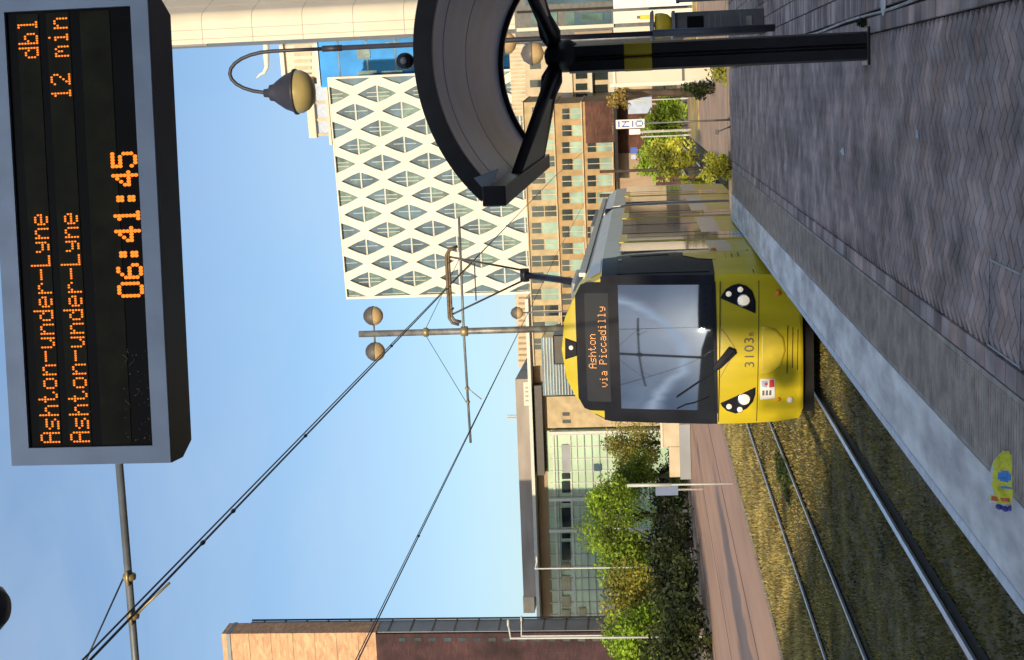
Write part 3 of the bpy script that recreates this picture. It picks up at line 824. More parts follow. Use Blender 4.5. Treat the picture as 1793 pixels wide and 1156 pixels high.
for side in (1,-1):
    # the yellow flank rises behind the slanted foot of the black cab window
    side_patch('flank_panel', [(.50,1.50),(1.0,1.50),(1.0,1.98),(.72,1.98),(.56,1.76)], 'tram_yellow_dull', side, .006)
    w1 = side_patch('cab_side_window', [(.10,1.62),(.42,1.62),(.56,2.02),(1.0,2.06),(1.0,3.0),(.10,3.0)], 'tram_side_glass' if side < 0 else 'tram_black', side, .007)
    side_patch('vent_slot', [(.78,2.2),(.84,2.2),(.84,2.78),(.78,2.78)], 'dark_void', side, .012, parent=w1)
    side_patch('handle', [(.62,2.92),(.70,2.92),(.70,2.97),(.62,2.97)], 'galv', side, .014, parent=w1)
    side_patch('cant_fairing', [(.22,3.24),(1.0,3.24),(1.0,3.40),(.22,3.40)], 'tram_grey', side, .010)
    m = MB()
    for (t0,z0,t1,z1) in ((.56,1.24,.72,1.26),(.60,1.14,.78,1.16),(.50,1.34,.80,1.345)): 
        m.add([side_pt(t0,z0,side,.012),side_pt(t1,z0,side,.012),side_pt(t1,z1,side,.012),side_pt(t0,z1,side,.012)], [(0,1,2,3)])
    m.build('side_marking', 'cabinet', tram)
    m = MB(); 
    for z in (.98,): m.add([side_pt(.02,z,side,.012),side_pt(1,z,side,.012),side_pt(1,z+.014,side,.012),side_pt(.02,z+.014,side,.012)], [(0,1,2,3)])
    m.build('panel_seam', 'black_matt', tram)
    m = MB(); m.lathe([(0,-.02),(.05,-.015),(.06,0),(.05,.02),(0,.03)], (side*1.31,1.55,1.50), 10, axis='y'); m.build('indicator', 'amber', tram)
# front patches -------------------------------------------------
def fpx(px, py): return ((611-py)/119*1.0, (1434-px+.03*(py-611))/119)
def fpatch(name, poly, material, off=.012, parent=None, th=.0, pix=True):
    P_ = [fpx(*p) for p in poly] if pix else poly
    o = []
    for i in range(len(P_)):
        a, b_ = P_[i], P_[(i+1)%len(P_)]
        k_ = max(1,int(math.hypot(a[0]-b_[0],a[1]-b_[1])/.12))
        for k in range(k_): o.append((a[0]+(b_[0]-a[0])*k/k_, a[1]+(b_[1]-a[1])*k/k_))
    cx0 = sum(p[0] for p in o)/len(o); cz0 = sum(p[1] for p in o)/len(o); N_ = len(o)
    m = MB(); rr = (.3,.6,.85,1)
    m.v = [(cx0, yf_(cx0,cz0)-off, cz0)]
    for q in rr: m.v += [((cx0+(x-cx0)*q), yf_(cx0+(x-cx0)*q, cz0+(z-cz0)*q)-off, cz0+(z-cz0)*q) for x,z in o]
    m.v += [(x, yf_(x,z)+.003, z) for x,z in o]
    for i in range(N_): m.f.append((0,1+i,1+(i+1)%N_))
    for r_ in range(4):
        for i in range(N_): m.f.append((1+r_*N_+i,1+(r_+1)*N_+i,1+(r_+1)*N_+(i+1)%N_,1+r_*N_+(i+1)%N_))
    m.m = [0]*len(m.f); m.sm = [True]*len(m.f)
    return m.build(name, material, parent or tram)
def rrect(x0,x1,z0,z1,r,n=6):
    P_ = []
    for (cx,cz,a0,rad_) in ((x1-r[0],z1-r[0],0,r[0]),(x0+r[1],z1-r[1],90,r[1]),(x0+r[2],z0+r[2],180,r[2]),(x1-r[3],z0+r[3],270,r[3])):
        for k in range(n+1):
            a = rad(a0+90*k/n); P_.append((cx+rad_*math.cos(a), cz+rad_*math.sin(a)))
    return P_
GX0, GX1 = -.95, 1.02
def grid_patch(m, x0,x1,z0,z1, off, nx=16, nz=14, bulge=0, cr_=None):
    base_ = len(m.v)
    for i in range(nz+1):
        z = z0+(z1-z0)*i/nz
        a_, b_ = x0, x1
        if cr_:
            d = z-(z1-cr_)
            if d > 0: ins = cr_-math.sqrt(max(0,cr_**2-d*d)); a_ += ins; b_ -= ins
        for j in range(nx+1):
            x = a_+(b_-a_)*j/nx; m.v.append((x, yf_(x,z)-off, z))
    for i in range(nz):
        for j in range(nx):
            a = base_+i*(nx+1)+j; m.f.append((a,a+1,a+nx+2,a+nx+1)); m.m.append(0); m.sm.append(True)
m = MB(); grid_patch(m, -1.12, 1.12, 1.56, 3.24, .008, cr_=.02); m.build('front_surround', 'tram_black', tram)
m = MB(); grid_patch(m, GX0, GX1, 1.55, 3.63, .014, nz=24, cr_=.20); ws = m.build('windscreen', 'tram_black', tram)
m = MB(); grid_patch(m, GX0+.05, GX1-.04, 1.60, 2.98, .019, nx=20, nz=20); m.build('pane', 'tram_glass', ws)
m = MB(); grid_patch(m, -.80,.86,3.13,3.49,.019, cr_=.02); dd = m.build('destination_display', 'dest_panel', tram)
m = MB(); dots(m, 'Ashton', 0,0, .0135,.018, 0, adv=6); dots(m, 'via Piccadilly', 0,0,.0125,.018,0) if False else None
m = MB(); m2 = MB(); dots(m2, 'Ashton', -.27, 3.445, .0150, .0170, 0, r=.40); dots(m2, 'via Piccadilly', -.56, 3.285, .0148, .0170, 0, r=.40)
m2.v = [(x, yf_(x,z)-.023, z) for x,y,z in m2.v]; m2.build('led_text', 'led_tram', dd)
# headlight clusters
def cluster(poly, big, smalls):
    h = fpatch('headlight', poly, 'tram_black', .016)
    def lens(px,py,r,name,mt):
        x,z = fpx(px,py); y = yf_(x,z)-.017
        q = MB().lathe([(0,-.028),(r*.6,-.024),(r,-.008),(r*1.12,.0),(r*1.12,.01)], (x,y,z), 16, axis='y').build(name, mt, h)
        MB().lathe([(r*1.05,-.014),(r*1.22,-.012),(r*1.25,0),(r*1.05,0)], (x,y,z), 16, axis='y').build('lamp_rim', 'chrome', h)
    lens(*big, .078, 'lamp', 'lamp_lens')
    for s_ in smalls: lens(*s_, .038, 'small_lamp', 'lamp_lens')
cluster([(1255,518),(1258,511),(1264,503),(1274,497),(1286,494),(1299,498),(1309,507),(1315,525),(1315,546)], (1295,523), [(1269,511),(1289,504)])
cluster([(1257,705),(1317,677),(1317,690),(1313,704),(1303,716),(1284,725),(1268,719),(1260,711)], (1298,698), [(1272,711),(1291,717)])
def fcurve(name, pts, r, mt, off=.02, parent=None):
    P_ = [fpx(*p) for p in pts]
    return MB().tube([(x, yf_(x,z)-off, z) for x,z in P_], r, 6).build(name, mt, parent or tram)
fcurve('panel_seam', [(1321,y) for y in range(490,750,10)], .006, 'black_matt', .0)
fcurve('panel_seam', [(1254,y) for y in range(490,750,10)], .006, 'black_matt', .012)
fcurve('trim_line', [(1256,571),(1266,583),(1280,605),(1281,612),(1256,657)], .004, 'brass', .002)
# wiper
wp = fcurve('wiper', [(1278,612),(1262,630),(1246,645),(1180,694)], .012, 'tram_black', .05)
m = fpatch('wiper_cover', [(1270,603),(1281,608),(1283,615),(1257,640),(1243,648),(1241,640)], 'tram_black', .055, parent=wp)
fcurve('wiper_blade', [(1181,716),(1196,708),(1212,704),(1236,692)], .008, 'tram_black', .035, parent=wp)
# coupler flap, grille slots, number, sticker
fpatch('coupler_flap', [(1326,568),(1350,574),(1364,590),(1368,612),(1360,640),(1345,652),(1326,655)], 'tram_yellow_dull', .010)
for i_,(x_,a_,b_) in enumerate(((1371,569,655),(1380,572,655),(1389,576,652))):
    fcurve('grille_slot', [(x_,y) for y in range(a_,b_,12)], .006, 'black_matt', .002)
num = MB(); cu = bpy.data.curves.new('num','FONT'); cu.body = '3103'; cu.size = .30; cu.space_character = 1.12
to = bpy.data.objects.new('tmp', cu); COL.objects.link(to); dg = bpy.context.evaluated_depsgraph_get(); me_ = bpy.data.meshes.new_from_object(to.evaluated_get(dg)); bpy.data.objects.remove(to)
x0n, z0n = fpx(1314, 642)
w_n = max(v.co.x for v in me_.vertices); sc_n = .50/w_n
def text_on_front(me_, x0, z0, sx, sz, name, mt, off, parent=None):
    for v in me_.vertices:
        x = x0+v.co.x*sx; z = z0+v.co.y*sz; v.co = (x, yf_(x,z)-off, z)
    me_.materials.clear(); me_.materials.append(M(mt)); o = bpy.data.objects.new(name, me_); COL.objects.link(o); o.parent = parent or tram; return o
text_on_front(me_, x0n, z0n, sc_n*.90, .66, 'fleet_number', 'cabinet', .006)
def fmesh(body, size):
    cu = bpy.data.curves.new('t','FONT'); cu.body = body; cu.size = size
    to = bpy.data.objects.new('tmp', cu); COL.objects.link(to); dg = bpy.context.evaluated_depsgraph_get()
    me = bpy.data.meshes.new_from_object(to.evaluated_get(dg)); bpy.data.objects.remove(to); return me
text_on_front(fmesh('B', .12), x0n+.475, z0n, .9, .8, 'fleet_number', 'cabinet', .006)
st_ = fpatch('sticker', [(1325,662),(1351,662),(1352,698),(1326,700)], 'white_plain', .008)
fpatch('red_emblem', [(1341,664),(1349,664),(1350,677),(1341,678)], 'red_plain', .011, parent=st_)
fpatch('pink_emblem', [(1327,665),(1338,666),(1337,678),(1328,676)], 'pale_blue', .011, parent=st_)
fpatch('red_emblem', [(1333,669),(1338,669),(1338,674),(1333,674)], 'red_plain', .013, parent=st_)
for q in range(3): fpatch('small_lettering', [(1329+q*6,683),(1333+q*6,683),(1333+q*6,692),(1329+q*6,692)], 'steel', .011, parent=st_)
for (px_,py_,r_,mt_) in ((1354,512,.045,'amber'),(1374,517,.04,'chrome'),(1378,702,.045,'white_plain'),(1358,700,.030,'amber')):
    x,z = fpx(px_,py_); MB().lathe([(0,-.02),(r_*.8,-.017),(r_,-.004),(r_,.01)], (x,yf_(x,z)-.006,z), 14, axis='y').build('reflector', mt_, tram)
# top light and roof pod
tl_ = fpatch('top_light', [(981,590),(981,629),(1002,622),(1002,597)], 'tram_black', .02)
x,z = fpx(992,607); MB().lathe([(0,-.02),(.03,-.016),(.036,0),(.03,.01)], (x,yf_(x,z)-.022,z), 12, axis='y').build('lamp', 'lamp_lens', tl_)
MB().box((-.24,.55,3.80),(.22,.95,3.99)).build('horn_pod', 'black_paint', tram, bevel=.02)
MB().box((-.75,1.6,3.60),(.75,7.5,3.72)).build('roof_equipment', 'tram_roof', tram, bevel=.03)
MB().box((-.70,3.0,3.72),(.70,4.8,3.80)).build('roof_equipment', 'tram_grey', tram, bevel=.02)
MB().box((-.75,13,3.60),(.75,17.5,3.80)).build('roof_equipment', 'tram_roof', tram, bevel=.03)
for s_ in (1,-1): MB().box((s_*.98,1.5,3.50),(s_*1.04,17.9,3.60)).build('roof_edge', 'tram_grey', tram)
# underframe and wheels
MB().box((-.98,.25,.12),(.98,17.8,.42)).build('underframe', 'dark_void', tram)
for y in (1.9,3.7,9.6,11.4,13.2,16.6):
    for s_ in (1,-1):
        MB().lathe([(0,-.07),(.28,-.07),(.33,-.05),(.33,.07),(0,.07)], (0,0,0), 20, axis='y').build('wheel', 'rail_dull', tram)
        o = COL.objects[-1]; o.rotation_euler = (0,0,rad(90)); o.location = (s_*.75,y,.335)
# pantograph
pg = MB().box((-.35,8.0,3.72),(.35,9.3,3.80)).build('pantograph', 'black_paint', tram)
zr_ = 3.8; kx = .0
MB().tube([(0,8.1,zr_),(0,8.9,zr_+.5),(0,9.9,zr_+1.35)], .075, 10).tube([(-.14,9.9,zr_+1.35),(.14,9.9,zr_+1.35)], .10, 8).build('lower_arm', 'black_paint', pg)
mb = MB(); ht = 6.63
mb.tube([(-.10,9.9,zr_+1.35),(-.60,8.5,ht-.06)], .022, 6).tube([(.10,9.9,zr_+1.35),(.60,8.5,ht-.06)], .022, 6).tube([(-.40,9.0,ht-.5),(.40,9.0,ht-.5)], .014, 6)
mb.build('upper_arm', 'cabinet', pg)
mb = MB()
for y in (8.32,8.68):
    mb.tube([(-.80,y,ht-.20),(-.76,y,ht-.06),(-.66,y,ht),(.66,y,ht),(.76,y,ht-.06),(.80,y,ht-.20)], .032, 8)
for x in (-.5,.5): mb.tube([(x,8.32,ht-.05),(x,8.68,ht-.05)], .02, 6)
mb.build('contact_head', 'pan_brown', pg)

# ================= OVERHEAD LINE =================
MX = -5.9; ARMZ = 7.2; MTOP = 9.95
def make_mast():
    r = empty('overhead_line_mast', (MX,0,0))
    MB().tube([(0,0,0),(0,0,3.0)], .115, 14).tube([(0,0,2.98),(0,0,MTOP)], .085, 14).build('pole', 'galv', r)
    MB().lathe([(0,0),(.22,0),(.22,.04),(.13,.05),(.12,.12),(0,.12)], (0,0,-.03), 14).build('base_plate', 'galv', r)
    MB().tube([(-2.95,0,ARMZ-.02),(0,0,ARMZ+.02),(2.95,0,ARMZ+.0)], .034, 10).build('arm', 'pole_grey', r)
    cl = MB().lathe([(.09,-.10),(.13,-.08),(.13,.08),(.09,.10)], (0,0,ARMZ), 12).lathe([(.09,-.07),(.12,-.05),(.12,.05),(.09,.07)], (0,0,ARMZ+1.0), 12).build('collar', 'brass', r)
    for s in (-1,1):
        MB().tube([(s*.1,0,ARMZ+1.0),(s*1.86,0,ARMZ+.05)], .008, 5).build('stay_wire', 'wire', r)
        for xx in (1.5, 1.86):
            g = MB().lathe([(.036,-.03),(.055,-.025),(.06,0),(.055,.025),(.036,.03)], (0,0,0), 12).lathe([(0,-.07),(.016,-.065),(.016,.065),(0,.07)], (0,-.055,0), 8, axis='z').build('clamp', 'brass', r)
            g.location = (s*xx,0,ARMZ); g.rotation_euler = (0,rad(90),0)
        MB().tube([(s*1.5,0,ARMZ-.03),(s*1.60,0,ARMZ-.13),(s*1.80,0,ARMZ-.36)], .012, 6).build('registration_arm', 'brass', r)
        MB().tube([(0,0,9.55),(s*.24,0,9.55)], .025, 8).build('lamp_bracket', 'galv', r)
        c = (s*.47,0,9.55)
        g = MB().lathe([(.25,-.005),(.235,-.10),(.17,-.19),(.09,-.24),(0,-.255)], c, 20).build('globe', 'globe_glass', r)
        MB().lathe([(0,.26),(.09,.245),(.17,.19),(.235,.10),(.255,.005),(.255,-.02),(0,-.02)], c, 20).build('cap', 'globe_cap', g)
    return r
m1 = make_mast(); m1.location.y = 36.0
tag(m1, 'tall overhead line mast with twin round lamps, rising behind the yellow tram', 'mast', 'overhead line masts between the tracks')
m2 = copy_tree(m1); m2.location.y = 11.75
tag(m2, 'nearest overhead line mast, only its crossing arm and clamps showing beside the departure display', 'mast')
m3 = copy_tree(m1); m3.location.y = -10.5; tag(m3, 'overhead line mast behind the viewpoint, mirrored in the tram windscreen', 'mast')
WZ = 6.66
def wire(x, label, clips):
    o = empty('contact_wire', (x,-30,WZ), label=label, cat='wire', group='contact wires over the two tracks')
    mb = MB(); 
    mb.tube([(0,0,0),(0,44,0),(0,66,.0),(0,100,0),(-.5,150,0)], .0105, 6)
    mb.tube([(.02,0,.05),(.02,40,.035),(.0,80,.0)], .008, 6)
    mb.build('wire', 'wire', o)
    for y in clips: MB().lathe([(0,-.04),(.018,-.035),(.022,0),(.018,.035),(0,.04)], (0,y+30,0), 8, axis='y').build('clip', 'wire', o)
wire(-3.88, 'thick contact wire running diagonally across the sky to the tram pantograph', (13.2, 12.2, 16.3, 22.4))
wire(-7.57, 'thinner contact wire over the far track, meeting the end of the mast arm', (24.0,))
# ================= BUILDINGS =================
def facade_frame(ax, ay, bx_, by_, D):
    """left-top image point a, right-top image point b of one level roof line; D = distance of the left end"""
    a = at(ax, ay, D); r = ray(bx_, by_); b = CAM + r*((a.z-CAM.z)/r.z) if abs(a.z-CAM.z) > 1e9 else None
    return a
class Fac:
    """vertical facade plane: origin on ground at left end, u to the right, n away from the viewer"""
    def __init__(s, left_px, D, ang=0.0):
        p = at(left_px[0], left_px[1], D); s.o = Vector((p.x, p.y, 0)); s.u = Vector((math.cos(ang), math.sin(ang), 0)); s.n = Vector((-math.sin(ang), math.cos(ang), 0))
    def uv(s, px, py):                  # picture point -> (u, z) on the facade
        r = ray(px, py); t = (s.o-CAM).dot(s.n)/r.dot(s.n); p = CAM+r*t; return (p-s.o).dot(s.u), p.z
    def P(s, u, z, d=0): q = s.o+s.u*u+s.n*d; return Vector((q.x,q.y,z))
    def box(s, mb, u0,u1,z0,z1,d0,d1, mi=0):
        if u1 < u0: u0,u1 = u1,u0
        if z1 < z0: z0,z1 = z1,z0
        return mb.obox(s.P(u0,z0,d0), s.u, s.n, u1-u0, d1-d0, z1-z0, mi)
    def quad(s, mb, pts, d, mi=0):
        return mb.add([s.P(u,z,d) for u,z in pts], [tuple(range(len(pts)))], mi)
def clip(poly, u0,u1,z0,z1):
    def cut(P_, ins, inter):
        o = []
        for i in range(len(P_)):
            a, b = P_[i-1], P_[i]
            if ins(b):
                if not ins(a): o.append(inter(a,b))
                o.append(b)
            elif ins(a): o.append(inter(a,b))
        return o
    def ix(c): return lambda a,b: (c, a[1]+(b[1]-a[1])*(c-a[0])/(b[0]-a[0]))
    def iz(c): return lambda a,b: (a[0]+(b[0]-a[0])*(c-a[1])/(b[1]-a[1]), c)
    for ins, it in ((lambda p: p[0] >= u0, ix(u0)), (lambda p: p[0] <= u1, ix(u1)), (lambda p: p[1] >= z0, iz(z0)), (lambda p: p[1] <= z1, iz(z1))):
        poly = cut(poly, ins, it)
        if len(poly) < 3: return []
    return poly

# --- white diamond lattice building ---
F1 = Fac((608,520), 150, rad(-6.5))
uL, zT = F1.uv(608, 520); uR, zT2 = F1.uv(596, 138); _, zLow = F1.uv(935, 330)
lat = empty('lattice_building', F1.o, 0, 'tall white office block with a lattice of diamond shaped windows', 'building')
def put(mb, name, mats, parent, origin):
    o_ = Vector(origin); mb.v = [tuple(Vector(p)-o_) for p in mb.v]; return mb.build(name, mats, parent)
PX_, PZ_ = (F1.uv(608,461)[0]-F1.uv(608,518)[0])/2, None
PV = F1.uv(649,489)[1]-F1.uv(728,489)[1]
mb = MB(); hw, hv = PX_, PV/2; iw, iv = PX_*.50, hv*.85
ncol = int((uR-uL)/hw)+2; nrow = int((zT-zLow)/PV)+2
def inner(k):
    # lens outline, 16 points
    a = 2*math.pi*k/16
    s_, c_ = math.sin(a), math.cos(a)
    v_ = iv*(1 if s_ > 0 else -1)*abs(s_)**.9; w_ = iw*(1-abs(v_/iv)**1.22)*(1 if c_ >= 0 else -1)
    return (w_ if abs(c_) > 1e-6 else 0, v_)
def outer(k):
    a = 2*math.pi*k/16; c_, s_ = math.cos(a), math.sin(a)
    t = 1/(abs(c_)/hw+abs(s_)/hv); return (t*c_, t*s_)
# match outer params to inner direction more evenly
wins = []
for c in range(ncol):
    for r_ in range(nrow+1):
        cu_, cz_ = uL+c*hw, (zT - .05 - r_*PV) if c % 2 == 0 else (zT - .05 - hv - r_*PV)
        for k in range(16):
            i0,i1,o0,o1 = inner(k), inner(k+1), outer(k), outer(k+1)
            q = [(cu_+o0[0],cz_+o0[1]),(cu_+o1[0],cz_+o1[1]),(cu_+i1[0],cz_+i1[1]),(cu_+i0[0],cz_+i0[1])]
            q = clip(q, uL, uR, zLow, zT)
            if len(q) >= 3: F1.quad(mb, q, 0)
            # reveal
            if all(uL <= cu_+p[0] <= uR and zLow <= cz_+p[1] <= zT for p in (i0,i1)):
                mb.add([F1.P(cu_+i0[0],cz_+i0[1],0),F1.P(cu_+i1[0],cz_+i1[1],0),F1.P(cu_+i1[0],cz_+i1[1],.45),F1.P(cu_+i0[0],cz_+i0[1],.45)], [(0,1,2,3)])
        wins.append((cu_,cz_))
F1.box(mb, uL-.25, uL, 0, zT+.1, -.05, 12)        # corner strip and roof coping
F1.box(mb, uL, uR, zT, zT+.12, -.05, 1.0); F1.box(mb, uR, uR+.2, 0, zT+.1, -.05, .5)
F1.box(mb, uL, uR, 0, zLow, -.02, .4)
put(mb, 'lattice_facade', 'lattice_white', lat, F1.o)
for cu_,cz_ in wins:
    o16 = [inner(k) for k in range(16)]
    up = clip([(cu_+p[0]*1.08,cz_+p[1]*1.05) for p in o16], uL,uR,max(zLow,cz_),zT)
    dn = clip([(cu_+p[0]*1.08,cz_+p[1]*1.05) for p in o16], uL,uR,zLow,min(zT,cz_))
    if not up and not dn: continue
    mb = MB(); fl = random.random()
    s0 = cz_+random.choice((-.55,-.4,.3))*1
    for P_, mi in ((up,0),(dn,1 if fl < .62 else 0)):
        if P_:
            F1.quad(mb, P_, .42, mi)
    for u_ in ([-.30,.1] if fl < .5 else [.05]):
        if uL < cu_+u_-.03 and cu_+u_+.03 < uR: F1.box(mb, cu_+u_-.03, cu_+u_+.03, max(zLow,cz_-iv*.6), min(zT,cz_+iv*.55), .36, .41, 2)
    if uL < cu_-iw and cu_+iw < uR and cz_+.1 < zT and cz_-.1 > zLow:
        F1.box(mb, cu_-iw*1.02, cu_+iw*1.02, cz_-.09, cz_+.07, .30, .41, 2)
    if fl > .8 and uL < cu_-.4 and cu_+.2 < uR and cz_+.9 < zT: F1.box(mb, cu_-.35, cu_+.15, cz_+.1, cz_+.75, .38, .415, 1)
    put(mb, 'window', ['glass_slate','glass_pale','frame_white'], lat, F1.o)
mb = MB(); mb.prism([F1.P(uL+.1,0,.9),F1.P(uR-.2,0,.9),F1.P(uR-3.2,0,14),F1.P(uL+.1,0,14)], None, (0,0,zT-.1)); put(mb, 'core', 'slate_clad', lat, F1.o)

def simple_building(name, label, left_px, D, ang, parts, cat='building'):
    Fx = Fac(left_px, D, ang); r = empty(name, Fx.o, 0, label, cat)
    return Fx, r
def rectpart(Fx, r, name, m, px0, py0, px1, py1, d0, d1, toground=False, joints=None):
    """part whose face covers picture box px0..px1 (top..bottom), py0 (right) .. py1 (left)"""
    uA, z1 = Fx.uv(px0, (py0+py1)/2); uB, z0 = Fx.uv(px1, (py0+py1)/2)
    xm = (px0+px1)/2; ua, ub = Fx.uv(xm, py1)[0], Fx.uv(xm, py0)[0]
    if toground: z0 = 0
    mb = MB(); Fx.box(mb, ua, ub, z0, z1, d0, d1); return put(mb, name, m, r, Fx.o), (ua,ub,z0,z1)

# --- cream tower at the right ---
TWD = 95
F2 = Fac((500,70), TWD, rad(-2)); tw = empty('cream_tower', F2.o, 0, 'tall cream panelled tower at the right with one shaded side', 'tower')
uF = F2.uv(500,36)[0]; z_top = 62; z_b = F2.uv(985,60)[1]
mb = MB(); seq = []
for k in range(9):                                   # front face, rounded corner, then the flank turning away
    a = rad(72)*k/8; Rr = .9; seq.append((uF+Rr*math.sin(a), Rr-Rr*math.cos(a)))
pl = [(0,0)]+seq; e = seq[-1]; pl.append((e[0]+16*math.cos(rad(72)), e[1]+16*math.sin(rad(72)))); pl += [(pl[-1][0], 30), (0,30)]
mb.prism([F2.P(u,z_b-4,d) for u,d in pl], None, (0,0,z_top-z_b+4)); 
o = put(mb, 'walls', 'tower_cream', tw, F2.o)
mb = MB(); lv = F2.uv(353,40)[1]-F2.uv(441,40)[1]; zz = F2.uv(353,40)[1]-lv*9
while zz < z_top:
    if zz > z_b:
        ps = pl[:11]
        for q in range(len(ps)-1):
            (u0,d0),(u1,d1) = ps[q],ps[q+1]; mb.add([F2.P(u0,zz,d0-.012),F2.P(u1,zz,d1-.012),F2.P(u1,zz+.035,d1-.012),F2.P(u0,zz+.035,d0-.012)], [(0,1,2,3)])
    zz += lv
for q,u in enumerate((.30,.9)): mb.obox(F2.P(u,z_b,-.012), F2.u, F2.n, .03, .01, z_top-z_b)
for t in (1.2,3.6,6,9):
    u = e[0]+t*math.cos(rad(72)); d = e[1]+t*math.sin(rad(72)); mb.obox(F2.P(u,z_b,d-.02), F2.u, F2.n, .06, .03, z_top-z_b)
put(mb, 'panel_joint', 'joint', tw, F2.o)
mb = MB(); zz = F2.uv(362,78)[1]; F2.box(mb, -.12, -.003, zz, z_top, 0.1, .3); put(mb, 'downpipe', 'joint', tw, F2.o)
mb = MB(); F2.box(mb, -.1, 14, z_b-4.4, z_b-3.99, -.2, 25); put(mb, 'plinth', 'beige_wall', tw, F2.o)
mb = MB(); F2.box(mb, .4, 13, 0, z_b-4.4, .5, 25); put(mb, 'undercroft', 'brown_wall', tw, F2.o)

# --- blue glass block and roof terraces behind the lattice building ---
F3 = Fac((560,142), 158, rad(-6)); bg_ = empty('glass_block', F3.o, 0, 'blue glass office block between the lattice building and the cream tower', 'building')
rectpart(F3, bg_, 'glass_wall', 'glass_blue', 556, 20, 905, 146, 0, 12, True)
for (x0_,x1_,y0_,y1_) in ((625,648,82,103),(676,700,74,80),(626,660,124,130),(668,705,124,129),(640,646,95,97),(850,872,118,124)):
    rectpart(F3, bg_, 'pale_panel', 'glass_pale', x0_,y0_,x1_,y1_, -.12, -.01)  # paler glass panes set on the blue wall
rectpart(F3, bg_, 'parapet', 'lattice_white', 551, 20, 557, 150, -.3, 12.2)
for x_ in (590,640,690,740,790,840): rectpart(F3, bg_, 'floor_band', 'glass_slate', x_, 22, x_+3, 145, -.06, -.01)
F4 = Fac((500,130), 175, rad(-6)); ph = empty('penthouse_block', F4.o, 0, 'stepped cream block with glazed roof terraces behind the lamp', 'building')
rectpart(F4, ph, 'upper_wall', 'tower_cream', 497, 20, 800, 132, 0, 10, True)
for y_ in (80,92,104,116): rectpart(F4, ph, 'window', 'beige_wall', 515, y_, 545, y_+6, -.15, -.01)
rectpart(F4, ph, 'roof_edge', 'lattice_white', 490, 20, 496.5, 134, -.6, 10)
rectpart(F4, ph, 'dark_pier', 'joint', 496.6, 128, 545, 131, -.2, -.02)
rectpart(F4, ph, 'terrace_slab', 'tower_cream', 540, 134, 553, 240, -1, 8)
rectpart(F4, ph, 'terrace_glass', 'pale_blue', 553.5, 146, 575, 236, -.3, 1)
rectpart(F4, ph, 'terrace_glass', 'pale_blue', 581, 146, 598, 236, -.3, 1)
rectpart(F4, ph, 'terrace_slab', 'tower_cream', 575.5, 140, 580, 252, -1.1, 8)
rectpart(F4, ph, 'terrace_core', 'beige_wall', 599, 134, 800, 252, 0, 8, True)
for y_ in (176,206,232): rectpart(F4, ph, 'post', 'beige_wall', 553, y_, 599, y_+5, -.5, -.32)
# sculptural roof arm
p_ = [at(x_,y_,180) for x_,y_ in ((466,60),(466,100),(467,118),(462,128),(455,131),(449,137))]
o = MB().tube(p_, [.42,.40,.30,.24,.16,.08], 8).build('roof_arm', 'lattice_white'); tag(o, 'thin white curved arm reaching out above the cream block', 'arm')

# --- small beige block seen through the shelter arch ---
F5 = Fac((890,202), 140, rad(-6)); bb = empty('beige_block', F5.o, 0, 'pale beige ribbed block seen through the shelter arch', 'building')
rectpart(F5, bb, 'walls', 'beige_wall', 893, 30, 1080, 200, 0, 8, True)
for y_ in range(60,200,7): rectpart(F5, bb, 'rib', 'tower_cream', 893, y_, 921, y_+2, -.12, -.01)
for x_,y_ in ((928,108),(928,140),(928,170),(950,62),(1000,100)): rectpart(F5, bb, 'window', 'window_dark', x_, y_, x_+19, y_+13, -.05, -.01)

for x_,y_,h_,w_ in ((1008,126,20,12),(1008,146,20,12),(1008,164,20,10),(1040,126,24,14),(1040,148,24,14),(1066,124,10,40)): rectpart(F5, bb, 'window', 'window_dark' if h_ != 10 else 'frame_white', x_, y_, x_+h_, y_+w_, -.12, -.01)
rectpart(F5, bb, 'cream_band', 'tower_cream', 983, 60, 1002, 199, -.3, -.01); rectpart(F5, bb, 'balcony', 'frame_white', 1033, 62, 1037, 199, -.9, -.01)
# --- orange brick office block, three tiers ---
F6 = Fac((940,600), 126, rad(-3)); ob = empty('brick_office', F6.o, 0, 'orange brick office block in three stepped tiers of square windows', 'building')
tiers = ((926,982,178,640,0,'tan_brick'),(981,1027,178,640,-2.2,'orange_brick'),(1026,1077,172,420,-4.5,'orange_brick'))
for (a_,b2,ya,yb,d_,mt_) in tiers:
    o,(ua,ub,z0,z1) = rectpart(F6, ob, 'wall', mt_, a_, ya, b2, yb, d_, d_+9)
    rectpart(F6, ob, 'cornice', 'beige_wall', a_-2, ya, a_, yb, d_-.25, d_+9)
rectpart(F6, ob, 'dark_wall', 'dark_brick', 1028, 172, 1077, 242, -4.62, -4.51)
mb = MB()
for (a_,b2,ya,yb,d_,mt_) in tiers:
    y_ = ya+8; k = 0
    while y_ < min(yb, 640)-20:
        x0_, x1_ = a_+6, b2-4
        Fz = lambda px,py: F6.uv(px,py)
        u0,z1_ = F6.uv(x0_, y_+20); u1,z0_ = F6.uv(x1_, y_)
        # correct for tier depth
        xm_ = x0_+(x1_-x0_)*random.choice((.35,.45,.5))
        _, zm = F6.uv(xm_, y_)
        m = MB(); F6.box(m, u0,u1,zm+.05,z1_, d_-.03,d_-.012,0); F6.box(m, u0,u1,z0_,zm-.05, d_-.03,d_-.012, 1 if a_ > 950 or k%3 else 0)
        F6.box(m, u0-.06,u1+.06,z0_-.1,z0_, d_-.12,d_-.01,2); F6.box(m, (u0+u1)/2-.03,(u0+u1)/2+.03,z0_,z1_, d_-.06,d_-.031,2)
        put(m, 'window', ['window_dark','window_pale','beige_wall'], ob, F6.o)
        y_ += 29; k += 1
rectpart(F6, ob, 'canopy_beam', 'black_matt', 1077.5, 165, 1083, 305, -6, 3)
